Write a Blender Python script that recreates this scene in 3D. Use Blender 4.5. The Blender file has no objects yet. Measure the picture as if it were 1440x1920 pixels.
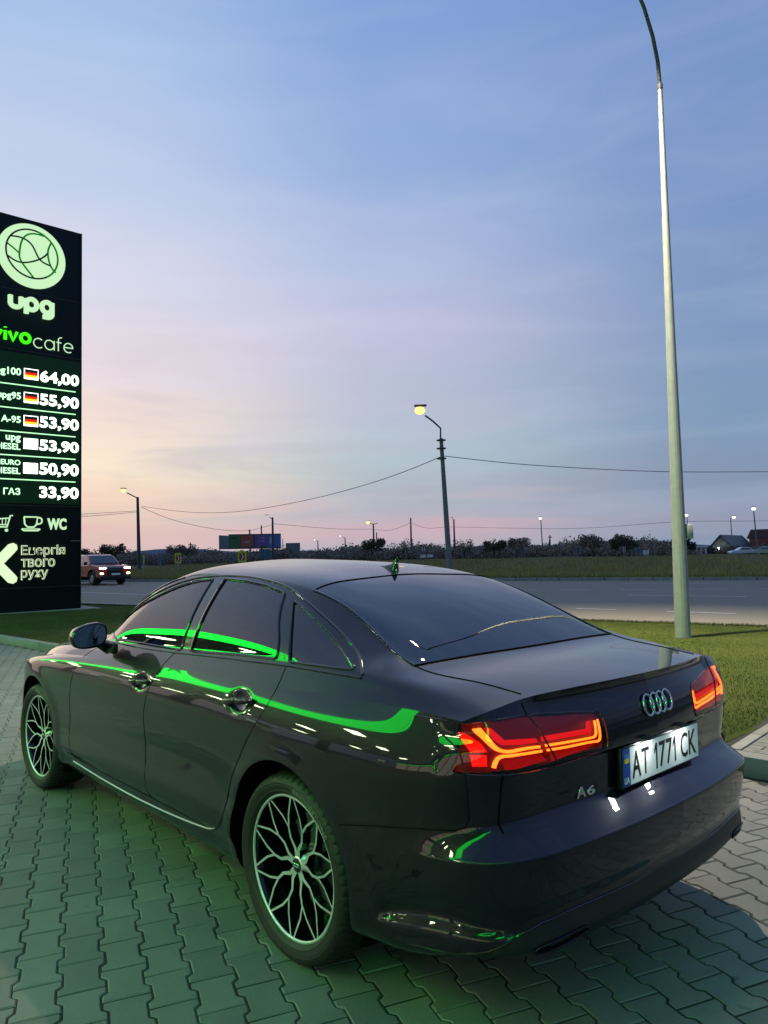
import bpy, bmesh, math, random
import numpy as np
from mathutils import Vector, Matrix
from mathutils.bvhtree import BVHTree
random.seed(7); rng=np.random.default_rng(7)
sc=bpy.context.scene; COL=sc.collection
# ---------------------------------------------------------------- camera
CAM=np.array([-2.35521,2.53074,1.51339]); YAW=math.radians(-42.1994); PITCH=math.radians(3.1596); ROLL=math.radians(-1.1438)
def cam_axes():
    f=np.array([math.cos(PITCH)*math.cos(YAW),math.cos(PITCH)*math.sin(YAW),math.sin(PITCH)])
    r=np.cross(f,[0,0,1]); r/=np.linalg.norm(r); u=np.cross(r,f)
    return math.cos(ROLL)*r+math.sin(ROLL)*u, -math.sin(ROLL)*r+math.cos(ROLL)*u, f
_r,_u,_f=cam_axes()
cd=bpy.data.cameras.new('camera'); cam=bpy.data.objects.new('camera',cd); COL.objects.link(cam)
M=Matrix(((_r[0],_u[0],-_f[0],CAM[0]),(_r[1],_u[1],-_f[1],CAM[1]),(_r[2],_u[2],-_f[2],CAM[2]),(0,0,0,1)))
cam.matrix_world=M; cd.sensor_fit='VERTICAL'; cd.sensor_height=24; cd.lens=1387.49/1920*24; cd.clip_start=.05; cd.clip_end=3000
sc.camera=cam
sc.view_settings.view_transform='Standard'; sc.view_settings.look='None'; sc.view_settings.exposure=0; sc.view_settings.gamma=1
sc.render.engine='CYCLES'; sc.cycles.use_denoising=True; sc.cycles.max_bounces=7; sc.cycles.transparent_max_bounces=10
sc.cycles.sample_clamp_indirect=6; sc.cycles.caustics_reflective=False; sc.cycles.caustics_refractive=False; sc.cycles.blur_glossy=.3
# ---------------------------------------------------------------- colour helpers
def s2l(c): return tuple(((v/255)/12.92 if v/255<=.04045 else ((v/255+.055)/1.055)**2.4) for v in c)
def rgba(c): return (c[0],c[1],c[2],1)
class NT:
    def __init__(s,nt): s.nt=nt
    def n(s,t,**k):
        x=s.nt.nodes.new(t)
        for a,b in k.items():
            if a.startswith('i_'):
                x.inputs[int(a[2:]) if a[2:].isdigit() else a[2:].replace('_',' ')].default_value=b
            else: setattr(x,a,b)
        return x
    def l(s,a,b): s.nt.links.new(a,b)
    def math(s,op,a,b=None,c=None,clamp=False):
        x=s.n('ShaderNodeMath',operation=op); x.use_clamp=clamp
        for i,v in enumerate((a,b,c)):
            if v is None: continue
            if isinstance(v,(int,float)): x.inputs[i].default_value=v
            else: s.l(v,x.inputs[i])
        return x.outputs[0]
    def mix(s,f,a,b,mode='MIX'):
        x=s.n('ShaderNodeMix',data_type='RGBA',blend_type=mode)
        for i,v in ((0,f),(6,a),(7,b)):
            if isinstance(v,(int,float)): x.inputs[i].default_value=v
            elif isinstance(v,tuple): x.inputs[i].default_value=rgba(v)
            else: s.l(v,x.inputs[i])
        return x.outputs[2]
    def ramp(s,fac,stops,interp='LINEAR'):
        x=s.n('ShaderNodeValToRGB'); e=x.color_ramp.elements; x.color_ramp.interpolation=interp
        while len(e)>1: e.remove(e[-1])
        for i,(p,c) in enumerate(stops):
            el=e[0] if i==0 else e.new(p)
            el.position=p; el.color=rgba(c) if len(c)==3 else c
        s.l(fac,x.inputs[0]); return x.outputs[0]
    def noise(s,vec,scale,detail=3,rough=.55,dist=0.):
        x=s.n('ShaderNodeTexNoise'); x.inputs['Scale'].default_value=scale; x.inputs['Detail'].default_value=detail
        x.inputs['Roughness'].default_value=rough; x.inputs['Distortion'].default_value=dist
        if vec is not None: s.l(vec,x.inputs['Vector'])
        return x.outputs['Fac']
# ---------------------------------------------------------------- dusk sky
W=bpy.data.worlds.new('World'); sc.world=W; W.use_nodes=True
k=NT(W.node_tree); W.node_tree.nodes.clear()
tc=k.n('ShaderNodeTexCoord'); sep=k.n('ShaderNodeSeparateXYZ'); k.l(tc.outputs['Generated'],sep.inputs[0])
X,Y,Z=sep.outputs
hl=k.math('SQRT',k.math('ADD',k.math('ADD',k.math('MULTIPLY',X,X),k.math('MULTIPLY',Y,Y)),1e-5))
SAZ=math.radians(-4)
c=k.math('DIVIDE',k.math('ADD',k.math('MULTIPLY',X,math.cos(SAZ)),k.math('MULTIPLY',Y,math.sin(SAZ))),hl)
# soft drifting cloud warp of elevation
mp=k.n('ShaderNodeMapping'); k.l(tc.outputs['Generated'],mp.inputs[0]); mp.inputs['Scale'].default_value=(1.6,1.6,9); mp.inputs['Rotation'].default_value=(math.radians(5),math.radians(-4),0)
n1=k.noise(mp.outputs[0],1.5,3,.5,.8)
mp2=k.n('ShaderNodeMapping'); k.l(tc.outputs['Generated'],mp2.inputs[0]); mp2.inputs['Scale'].default_value=(1.0,1.0,17); mp2.inputs['Rotation'].default_value=(math.radians(-3),math.radians(3),0)
n2=k.noise(mp2.outputs[0],1.8,3,.5,.6)
zz=k.math('ADD',Z,k.math('MULTIPLY',k.math('SUBTRACT',n1,.5),.10))
zz=k.math('MAXIMUM',zz,0.0)
zc=k.math('MAXIMUM',Z,0.0)
ZL=k.math('ADD',k.math('MULTIPLY',zz,.7),k.math('MULTIPLY',zc,.3))
def rp(L): return k.ramp(ZL,[(p,s2l(cc)) for p,cc in L],'B_SPLINE' if 0 else 'EASE')
Lc=rp([(0,(192,182,184)),(.03,(224,192,176)),(.07,(244,216,192)),(.11,(250,230,204)),(.17,(244,222,210)),(.24,(230,216,222)),(.34,(214,214,230)),(.46,(186,201,230)),(.60,(160,188,226)),(1,(112,146,200))])
Mc=rp([(0,(160,172,186)),(.035,(186,174,186)),(.075,(178,182,192)),(.13,(174,194,202)),(.2,(182,190,210)),(.29,(192,192,220)),(.38,(172,186,220)),(.5,(144,171,216)),(.62,(130,160,212)),(1,(100,134,192))])
Rc=rp([(0,(128,146,170)),(.03,(138,146,170)),(.08,(128,146,174)),(.16,(124,150,182)),(.28,(124,150,188)),(.42,(120,148,194)),(.6,(114,144,196)),(1,(98,130,190))])
Bc=rp([(0,(84,98,124)),(.08,(92,108,140)),(.2,(92,114,156)),(.45,(96,124,176)),(1,(98,130,188))])
def mr(a,b):
    x=k.n('ShaderNodeMapRange',interpolation_type='SMOOTHSTEP'); k.l(c,x.inputs[0]); x.inputs[1].default_value=a; x.inputs[2].default_value=b; return x.outputs[0]
col=k.mix(mr(-.5,.45),Bc,Rc); col=k.mix(mr(.42,.84),col,Mc); col=k.mix(mr(.78,.985),col,Lc)
# thin pink streaks low over the horizon
band=k.ramp(zc,[(0,(0,0,0)),(.012,(.5,)*3),(.04,(1,)*3),(.09,(.35,)*3),(.16,(.12,)*3),(.3,(0,0,0))])
st=k.ramp(n2,[(.47,(0,0,0)),(.62,(1,1,1))])
pf=k.math('MULTIPLY',k.math('MULTIPLY',band,st),mr(.35,.8))
col=k.mix(k.math('MULTIPLY',pf,.42),col,s2l((226,170,172)))
st2=k.ramp(n2,[(.36,(1,1,1)),(.5,(0,0,0))])
col=k.mix(k.math('MULTIPLY',k.math('MULTIPLY',band,st2),.35),col,s2l((150,158,180)))
mp3=k.n('ShaderNodeMapping'); k.l(tc.outputs['Generated'],mp3.inputs[0]); mp3.inputs['Scale'].default_value=(1.3,1.3,8); mp3.inputs['Rotation'].default_value=(math.radians(9),math.radians(-8),0)
n4=k.noise(mp3.outputs[0],2.0,5,.55,.9); zone=k.ramp(zc,[(0,(0,0,0)),(.03,(.3,)*3),(.09,(1,)*3),(.20,(.8,)*3),(.36,(0,0,0))])
cl=k.math('MULTIPLY',k.math('MULTIPLY',k.ramp(n4,[(.46,(0,0,0)),(.66,(1,1,1))]),zone),k.math('MULTIPLY',mr(.45,.9),k.math('SUBTRACT',1.0,k.math('MULTIPLY',mr(.93,.975),.7))))
col=k.mix(k.math('MULTIPLY',cl,.42),col,s2l((184,178,192)))
wisp=k.ramp(k.noise(mp.outputs[0],1.6,4,.5,1.0),[(.45,(0,0,0)),(.8,(1,1,1))])
col=k.mix(k.math('MULTIPLY',wisp,.16),col,s2l((214,222,236)))
col=k.mix(k.math('LESS_THAN',Z,-.002),col,s2l((70,78,84)))
bg=k.n('ShaderNodeBackground'); k.l(col,bg.inputs[0]); bg.inputs[1].default_value=1.06
ow=k.n('ShaderNodeOutputWorld'); k.l(bg.outputs[0],ow.inputs[0])
# last glow of the sun below the horizon, very weak and very soft
sl=bpy.data.lights.new('sun','SUN'); sl.energy=.12; sl.angle=math.radians(25); sl.color=(1,.78,.6)
so=bpy.data.objects.new('sun',sl); COL.objects.link(so); so.rotation_euler=Vector((math.cos(SAZ),math.sin(SAZ),.12)).to_track_quat('Z','Y').to_euler()
# ---------------------------------------------------------------- object helpers
def tag(o,label=None,cat=None,group=None,kind=None):
    if label: o['label']=label
    if cat: o['category']=cat
    if group: o['group']=group
    if kind: o['kind']=kind
    return o
def empty(name,loc=(0,0,0),rz=0,parent=None):
    o=bpy.data.objects.new(name,None); COL.objects.link(o); o.location=loc; o.rotation_euler=(0,0,rz); o.empty_display_size=.2
    if parent: o.parent=parent
    return o
class MB:
    def __init__(s): s.v=[];s.f=[];s.m=[];s.cur=0
    def add(s,V,F):
        o=len(s.v); s.v+= [tuple(map(float,p)) for p in V]; s.f+=[tuple(o+i for i in f) for f in F]; s.m+=[s.cur]*len(F); return s
    def box(s,a,b,M=None):
        x0,y0,z0=a;x1,y1,z1=b
        V=[(x0,y0,z0),(x1,y0,z0),(x1,y1,z0),(x0,y1,z0),(x0,y0,z1),(x1,y0,z1),(x1,y1,z1),(x0,y1,z1)]
        if M is not None: V=[M@Vector(p) for p in V]
        return s.add(V,[(0,3,2,1),(4,5,6,7),(0,1,5,4),(1,2,6,5),(2,3,7,6),(3,0,4,7)])
    def bbox(s,a,b,r=.01,M=None):
        """box with chamfered edges"""
        bm=bmesh.new(); bmesh.ops.create_cube(bm,size=1)
        for v in bm.verts: v.co=Vector([a[i]+(v.co[i]+.5)*(b[i]-a[i]) for i in range(3)])
        bmesh.ops.bevel(bm,geom=bm.edges[:],offset=r,segments=2,affect='EDGES',profile=.5)
        bm.verts.ensure_lookup_table(); V=[(M@v.co if M is not None else v.co) for v in bm.verts]; F=[[v.index for v in f.verts] for f in bm.faces]
        bm.free(); return s.add(V,F)
    def tube(s,P,r,n=8,cap=True):
        P=[Vector(p) for p in P]; R=r if hasattr(r,'__len__') else [r]*len(P); V=[];F=[]
        up=None
        for i,p in enumerate(P):
            t=((P[min(i+1,len(P)-1)]-P[max(i-1,0)])).normalized()
            if up is None:
                up=t.orthogonal().normalized()
            else:
                up=(up-t*up.dot(t)); up=up.normalized() if up.length>1e-6 else t.orthogonal().normalized()
            w=t.cross(up)
            for j in range(n):
                a=2*math.pi*j/n+math.pi/n; V.append(p+up*math.cos(a)*R[i]+w*math.sin(a)*R[i])
        for i in range(len(P)-1):
            for j in range(n):
                a=i*n+j;b=i*n+(j+1)%n; F.append((a,b,b+n,a+n))
        if cap: F.append(tuple(range(n-1,-1,-1))); F.append(tuple(range((len(P)-1)*n,len(P)*n)))
        return s.add(V,F)
    def lathe(s,prof,n=32,axis='Z',c=(0,0,0),close=False,fn=None):
        V=[];F=[];m=len(prof)
        for i in range(n):
            a=2*math.pi*i/n; ca,sa=math.cos(a),math.sin(a)
            for j,(r,h) in enumerate(prof):
                if fn: r=fn(i,j,r)
                if axis=='Z': V.append((c[0]+r*ca,c[1]+r*sa,c[2]+h))
                elif axis=='Y': V.append((c[0]+r*ca,c[1]+h,c[2]+r*sa))
                else: V.append((c[0]+h,c[1]+r*ca,c[2]+r*sa))
        for i in range(n):
            k2=(i+1)%n
            for j in range(m-1): F.append((i*m+j,k2*m+j,k2*m+j+1,i*m+j+1))
            if close: F.append((i*m+m-1,k2*m+m-1,k2*m,i*m))
        return s.add(V,F)
    def prism(s,poly,fn0,fn1):
        """poly: 2D points; fn0/fn1 map (a,b)->3D for the two caps"""
        n=len(poly); V=[fn0(*p) for p in poly]+[fn1(*p) for p in poly]
        F=[tuple(range(n)),tuple(range(2*n-1,n-1,-1))]+[(i,i+n,(i+1)%n+n,(i+1)%n) for i in range(n)]
        return s.add(V,F)
    def build(s,name,mats,parent=None,smooth=False,loc=None,weld=False):
        me=bpy.data.meshes.new(name); me.from_pydata(s.v,[],s.f)
        for m in (mats if isinstance(mats,(list,tuple)) else [mats]): me.materials.append(m)
        if isinstance(mats,(list,tuple)) and len(mats)>1: me.polygons.foreach_set('material_index',s.m)
        bm=bmesh.new(); bm.from_mesh(me)
        if weld: bmesh.ops.remove_doubles(bm,verts=bm.verts,dist=1e-5)
        bmesh.ops.recalc_face_normals(bm,faces=bm.faces); bm.to_mesh(me); bm.free()
        if smooth: shade(me,smooth if smooth is not True else 35)
        me.update()
        o=bpy.data.objects.new(name,me); COL.objects.link(o)
        if parent: o.parent=parent
        if loc: o.location=loc
        return o
def shade(me,ang=35):
    me.polygons.foreach_set('use_smooth',[True]*len(me.polygons))
    try: me.set_sharp_from_angle(angle=math.radians(ang))
    except Exception: pass
def linked(src,name=None,parent=None,loc=None,rot=None,scale=None):
    o=src.copy(); COL.objects.link(o); o.parent=parent
    if loc is not None: o.location=loc
    if rot is not None: o.rotation_euler=rot
    if scale is not None: o.scale=scale
    return o
def copy_tree(o,parent=None):
    c=o.copy(); COL.objects.link(c); c.parent=parent
    for ch in list(o.children): copy_tree(ch,c)
    return c
def text_mesh(body,bold=0.,depth=0.,spacing=1.,line=1.):
    cu=bpy.data.curves.new('t','FONT'); cu.body=body; cu.size=1; cu.offset=bold; cu.extrude=depth; cu.space_character=spacing; cu.space_line=line; cu.resolution_u=4
    o=bpy.data.objects.new('t',cu); COL.objects.link(o); dg=bpy.context.evaluated_depsgraph_get(); dg.update()
    me=bpy.data.meshes.new_from_object(o.evaluated_get(dg)); bpy.data.objects.remove(o); bpy.data.curves.remove(cu); return me
def fit_text(name,body,mat,fn,box,bold=0.,parent=None,thick=.01,spacing=1.,shear=0,line=1.,align=None):
    """box=(u0,u1,v0,v1); fn(u,v,w)->3D; text stretched to fill the box. align 'h': keep aspect, right edge u1"""
    me=text_mesh(body,bold,.5,spacing,line); n=len(me.vertices); co=np.empty(n*3); me.vertices.foreach_get('co',co); co=co.reshape(-1,3)
    a=co[:,:2].min(0); b=co[:,:2].max(0); u0,u1,v0,v1=box
    if align=='r': sc_=(v1-v0)/(b[1]-a[1]); w_=(b[0]-a[0])*sc_*(1 if u1>u0 else -1); u0=u1-w_
    if align=='l': sc_=(v1-v0)/(b[1]-a[1]); w_=(b[0]-a[0])*sc_*(1 if u1>u0 else -1); u1=u0+w_
    tu=(co[:,0]-a[0])/(b[0]-a[0]); tv=(co[:,1]-a[1])/(b[1]-a[1])
    P=[fn(u0+(u1-u0)*(p+shear*q),v0+(v1-v0)*q,thick*(w+.5)) for p,q,w in zip(tu,tv,co[:,2])]
    me.vertices.foreach_set('co',np.array(P,float).ravel()); me.materials.clear(); me.materials.append(mat); me.name=name
    bm=bmesh.new(); bm.from_mesh(me); bmesh.ops.remove_doubles(bm,verts=bm.verts,dist=1e-6); bmesh.ops.recalc_face_normals(bm,faces=bm.faces); bm.to_mesh(me); bm.free(); me.update()
    o=bpy.data.objects.new(name,me); COL.objects.link(o)
    if parent: o.parent=parent
    return o
# ---------------------------------------------------------------- materials
def mat(name,base,rough=.5,metal=0.,coat=0.,spec=.5,em=None,es=0.,bump=None,noise=None,coat_rough=.03,emc=None):
    m=bpy.data.materials.new(name); m.use_nodes=True; k=NT(m.node_tree); b=m.node_tree.nodes['Principled BSDF']
    b.inputs['Base Color'].default_value=rgba(base); b.inputs['Roughness'].default_value=rough; b.inputs['Metallic'].default_value=metal
    b.inputs['Coat Weight'].default_value=coat; b.inputs['Coat Roughness'].default_value=coat_rough; b.inputs['Specular IOR Level'].default_value=spec
    if em: b.inputs['Emission Color'].default_value=rgba(em); b.inputs['Emission Strength'].default_value=es
    if noise or bump:
        t=k.n('ShaderNodeTexCoord')
    if noise:
        sc_,amt,c2=noise; f=k.noise(t.outputs['Object'],sc_,5,.6); f=k.ramp(f,[(.3,(0,0,0)),(.7,(1,1,1))])
        k.l(k.mix(k.math('MULTIPLY',f,amt),base,c2),b.inputs['Base Color'])
        k.l(k.math('ADD',k.math('MULTIPLY',f,.12),rough-.06),b.inputs['Roughness'])
    if bump:
        sc_,st_,d_=bump; f=k.noise(t.outputs['Object'],sc_,4,.6); bp=k.n('ShaderNodeBump'); bp.inputs['Strength'].default_value=st_; bp.inputs['Distance'].default_value=d_
        k.l(f,bp.inputs['Height']); k.l(bp.outputs[0],b.inputs['Normal'])
    m['k']=1; return m
def glow(name,c,s):
    m=bpy.data.materials.new(name); m.use_nodes=True; n=m.node_tree; n.nodes.clear(); e=n.nodes.new('ShaderNodeEmission'); e.inputs[0].default_value=rgba(c); e.inputs[1].default_value=s
    o=n.nodes.new('ShaderNodeOutputMaterial'); n.links.new(e.outputs[0],o.inputs[0]); return m
def glass(name,tint,refl=1.45,rough=0.):
    m=bpy.data.materials.new(name); m.use_nodes=True; k=NT(m.node_tree); m.node_tree.nodes.clear()
    fr=k.n('ShaderNodeFresnel'); fr.inputs[0].default_value=refl; tr=k.n('ShaderNodeBsdfTransparent'); tr.inputs[0].default_value=rgba(tint)
    gl=k.n('ShaderNodeBsdfGlossy'); gl.inputs['Roughness'].default_value=rough; gl.inputs[0].default_value=(1,1,1,1)
    mx=k.n('ShaderNodeMixShader'); k.l(fr.outputs[0],mx.inputs[0]); k.l(tr.outputs[0],mx.inputs[1]); k.l(gl.outputs[0],mx.inputs[2])
    o=k.n('ShaderNodeOutputMaterial'); k.l(mx.outputs[0],o.inputs[0]); return m
def paint():
    m=bpy.data.materials.new('aubergine_black_paint'); m.use_nodes=True; k=NT(m.node_tree); b=m.node_tree.nodes['Principled BSDF']
    t=k.n('ShaderNodeTexCoord')
    f=k.noise(t.outputs['Object'],900,2,.5); fl=k.ramp(f,[(.55,(.005,.0025,.009)),(.75,(.018,.008,.034))])
    k.l(fl,b.inputs['Base Color']); b.inputs['Roughness'].default_value=.34; b.inputs['Metallic'].default_value=.0; b.inputs['Specular IOR Level'].default_value=.10
    b.inputs['Coat Weight'].default_value=1; b.inputs['Coat IOR'].default_value=1.48; b.inputs['Coat Roughness'].default_value=.012
    d=k.noise(t.outputs['Object'],2.2,2,.5); bp=k.n('ShaderNodeBump'); bp.inputs['Strength'].default_value=.05; bp.inputs['Distance'].default_value=.01
    k.l(d,bp.inputs['Height']); k.l(bp.outputs[0],b.inputs['Coat Normal'])
    return m
P=paint()
BLK=mat('gloss_black_trim',(.006,.006,.007),.12,coat=.6)
RUB=mat('black_rubber',(.009,.009,.009),.6,noise=(60,.5,(.020,.020,.019)))
SEAM=mat('dark_seam',(.002,.002,.002),.9,spec=.1)
PLA=mat('black_plastic',(.010,.010,.011),.42,bump=(220,.25,.002))
CHR=mat('chrome',(.75,.76,.78),.10,metal=1)
ALU=mat('brushed_aluminium',(.86,.86,.87),.36,metal=.75,noise=(30,.25,(.66,.66,.67)))
SATIN=mat('satin_silver_trim',(.6,.6,.62),.3,metal=1)
BLKW=mat('gloss_black_wheel',(.004,.004,.004),.15,coat=.5)
GL=glass('tinted_side_glass',(.22,.24,.23),1.75)
GLR=glass('tinted_rear_glass',(.20,.23,.24),2.05)
INT=mat('dark_interior_cloth',(.018,.018,.02),.7)
import numpy as np
# ---------------------------------------------------------------- car surface
def cr_eval(K, u):
    """natural cubic spline through K (n,...) at integer knots, sampled at u"""
    K=np.asarray(K,float); n=len(K); sh=K.shape[1:]; K2=K.reshape(n,-1)
    A=np.zeros((n,n)); b=np.zeros_like(K2); A[0,0]=A[-1,-1]=1
    for i in range(1,n-1):
        A[i,i-1]=1;A[i,i]=4;A[i,i+1]=1; b[i]=6*(K2[i-1]-2*K2[i]+K2[i+1])
    M=np.linalg.solve(A,b)
    i=np.clip(np.floor(u).astype(int),0,n-2); t=(u-i)[:,None]
    r=(1-t)*K2[i]+t*K2[i+1]+((1-t)**3-(1-t))/6*M[i]+(t**3-t)/6*M[i+1]
    return r.reshape((len(u),)+sh)
def nonuni(X, K, q):
    """natural cubic spline, knots X (n), values K (n,m), at q"""
    X=np.asarray(X,float);K=np.asarray(K,float); n=len(X); K2=K.reshape(n,-1); h=np.diff(X)
    A=np.zeros((n,n)); b=np.zeros_like(K2); A[0,0]=A[-1,-1]=1
    for i in range(1,n-1):
        A[i,i-1]=h[i-1];A[i,i]=2*(h[i-1]+h[i]);A[i,i+1]=h[i]
        b[i]=6*((K2[i+1]-K2[i])/h[i]-(K2[i]-K2[i-1])/h[i-1])
    M=np.linalg.solve(A,b)
    i=np.clip(np.searchsorted(X,q,side='right')-1,0,n-2); H=h[i][:,None]; t=(q-X[i])[:,None]/H
    r=(1-t)*K2[i]+t*K2[i+1]+(((1-t)**3-(1-t))*M[i]+(t**3-t)*M[i+1])*H*H/6
    return r.reshape((len(q),)+K.shape[1:])
def pchip(X, Y, q):
    X=np.asarray(X,float);Y=np.asarray(Y,float); h=np.diff(X); d=np.diff(Y)/h; n=len(X); m=np.zeros(n)
    for i in range(1,n-1):
        if d[i-1]*d[i]>0:
            w1=2*h[i]+h[i-1];w2=h[i]+2*h[i-1]; m[i]=(w1+w2)/(w1/d[i-1]+w2/d[i])
    m[0]=d[0];m[-1]=d[-1]
    i=np.clip(np.searchsorted(X,q,side='right')-1,0,n-2); t=(q-X[i])/h[i]
    return ((1+2*t)*(1-t)**2)*Y[i]+t*(1-t)**2*h[i]*m[i]+t*t*(3-2*t)*Y[i+1]+t*t*(t-1)*h[i]*m[i+1]
def chordal(P, cnt, power=.7, fn=nonuni):
    """sample a polyline of keys P (n,3) smoothly; cnt samples per span"""
    d=np.linalg.norm(np.diff(P,axis=0),axis=1)**power; X=np.r_[0,np.cumsum(d)]
    q=np.concatenate([np.linspace(X[i],X[i+1],cnt[i],endpoint=False) for i in range(len(P)-1)]+[[X[-1]]])
    return fn(X,P,q)
# upper shell keys: stations from the boot lip forward; lines from shoulder crease to centre
UP=[
 [(-.820,.838,.998),(-.858,.786,1.019),(-.874,.728,1.031),(-.885,.665,1.041),(-.895,.600,1.048),(-.975,.300,1.067),(-1.003,0,1.071)],
 [(-.650,.838,1.003),(-.655,.808,1.034),(-.660,.772,1.055),(-.665,.705,1.067),(-.670,.620,1.075),(-.690,.320,1.090),(-.700,0,1.094)],
 [(-.420,.851,1.004),(-.420,.822,1.045),(-.420,.796,1.078),(-.425,.745,1.098),(-.435,.655,1.106),(-.465,.340,1.116),(-.480,0,1.118)],
 [(-.100,.862,.999),(-.100,.833,1.048),(-.100,.808,1.092),(-.090,.745,1.184),(-.100,.610,1.247),(-.140,.320,1.268),(-.155,0,1.274)],
 [( .220,.869,.992),( .220,.838,1.044),( .220,.811,1.094),( .225,.744,1.235),( .235,.600,1.356),( .262,.305,1.396),( .275,0,1.406)],
 [( .650,.872,.983),( .650,.840,1.034),( .650,.811,1.086),( .650,.740,1.249),( .650,.605,1.398),( .650,.310,1.455),( .650,0,1.468)],
 [(1.100,.873,.972),(1.100,.842,1.020),(1.100,.812,1.068),(1.100,.740,1.241),(1.100,.605,1.408),(1.100,.310,1.470),(1.100,0,1.485)],
 [(1.500,.871,.960),(1.490,.841,1.008),(1.480,.813,1.052),(1.445,.738,1.223),(1.420,.600,1.398),(1.480,.300,1.456),(1.510,0,1.470)],
 [(1.850,.874,.946),(1.840,.839,.990),(1.830,.811,1.034),(1.825,.751,1.152),(1.810,.665,1.262),(1.920,.330,1.297),(1.970,0,1.304)],
 [(2.250,.872,.930),(2.230,.838,.966),(2.215,.808,.988),(2.180,.775,1.003),(2.150,.735,1.012),(2.320,.360,1.034),(2.380,0,1.040)],
 [(2.850,.858,.882),(2.850,.818,.922),(2.850,.780,.941),(2.860,.735,.952),(2.870,.680,.958),(2.900,.350,.976),(2.920,0,.980)],
 [(3.500,.700,.750),(3.540,.630,.775),(3.570,.565,.785),(3.600,.500,.788),(3.630,.430,.788),(3.720,.220,.775),(3.745,0,.770)]]
def upper_grid(nt=(14,16,22,24,26,24,22,22,20,20,20), nv=(8,8,14,14,14,14)):
    U=np.array(UP)                                   # (12,7,3)
    q=np.concatenate([i+np.arange(c)/c for i,c in enumerate(nt)]+[[len(nt)]])
    # along stations: common knots from mean chord so lines stay in step
    d=np.linalg.norm(np.diff(U,axis=0),axis=2).mean(1)**.6; X=np.r_[0,np.cumsum(d)]
    qq=np.interp(q,np.arange(len(X)),X)
    G=nonuni(X,U,qq)                                 # (T,7,3)
    nvx=tuple(nv)+tuple(nv[::-1])
    rows=[]
    for g in G:
        ext=np.concatenate([g,(g[:-1]*[1,-1,1])[::-1]]); rows.append(chordal(ext,nvx,.6)[:sum(nv)+1])
    R=np.array(rows); R[:,-1,1]=0
    # rear glass: one clean convex sheet between boot and roof
    tb=np.r_[0,np.cumsum(nt)]; i0,i1=tb[2],tb[4]; v4=np.cumsum(nv)[3]; A0=R[i0].copy(); A1=R[i1].copy(); K=R[tb[3]].copy()
    for v in range(v4+1,R.shape[1]):
        w=min(1,(v-v4)/5.); w=w*w*(3-2*w); xs=(R[i0:i1+1,v,0]-A0[v,0])/(A1[v,0]-A0[v,0]); s=np.clip(xs,0,1)
        L=A0[v]+(A1[v]-A0[v])*s[:,None]; sk=np.clip((K[v,0]-A0[v,0])/(A1[v,0]-A0[v,0]),.2,.8); h=(K[v,2]-(A0[v,2]+(A1[v,2]-A0[v,2])*sk))/(4*sk*(1-sk)); L[:,2]+=h*4*s*(1-s)
        R[i0:i1+1,v]+=(L-R[i0:i1+1,v])*w
    # side glass: tilt grows steadily from belt to roof rail
    vb=np.r_[0,np.cumsum(nv)]; b,t=vb[2],vb[4]
    for i in range(R.shape[0]):
        x=R[i,b,0]; w=np.clip((x+.40)/.12,0,1)*np.clip((2.05-x)/.22,0,1); w=w*w*(3-2*w)
        if w<=0 or R[i,t,2]-R[i,b,2]<.02: continue
        s=(R[i,b:t+1,2]-R[i,b,2])/(R[i,t,2]-R[i,b,2]); y=R[i,b,1]+(R[i,t,1]-R[i,b,1])*(.50*s+.50*s*s); R[i,b:t+1,1]+=(y-R[i,b:t+1,1])*w
    return R                            # (T,V,3)
BASE=[(-1.090,0),(-1.078,.30),(-1.048,.55),(-1.000,.735),(-.893,.855),(-.70,.910),(-.42,.938),(0,.946),(.5,.936),(1.1,.929),(1.8,.928),(2.4,.931),(2.95,.924),(3.35,.87),(3.62,.70),(3.76,.40),(3.80,0)]
SEC=[0,2.2,4,5.6,7,8.5,10.5,12.3,14,16]
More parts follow.
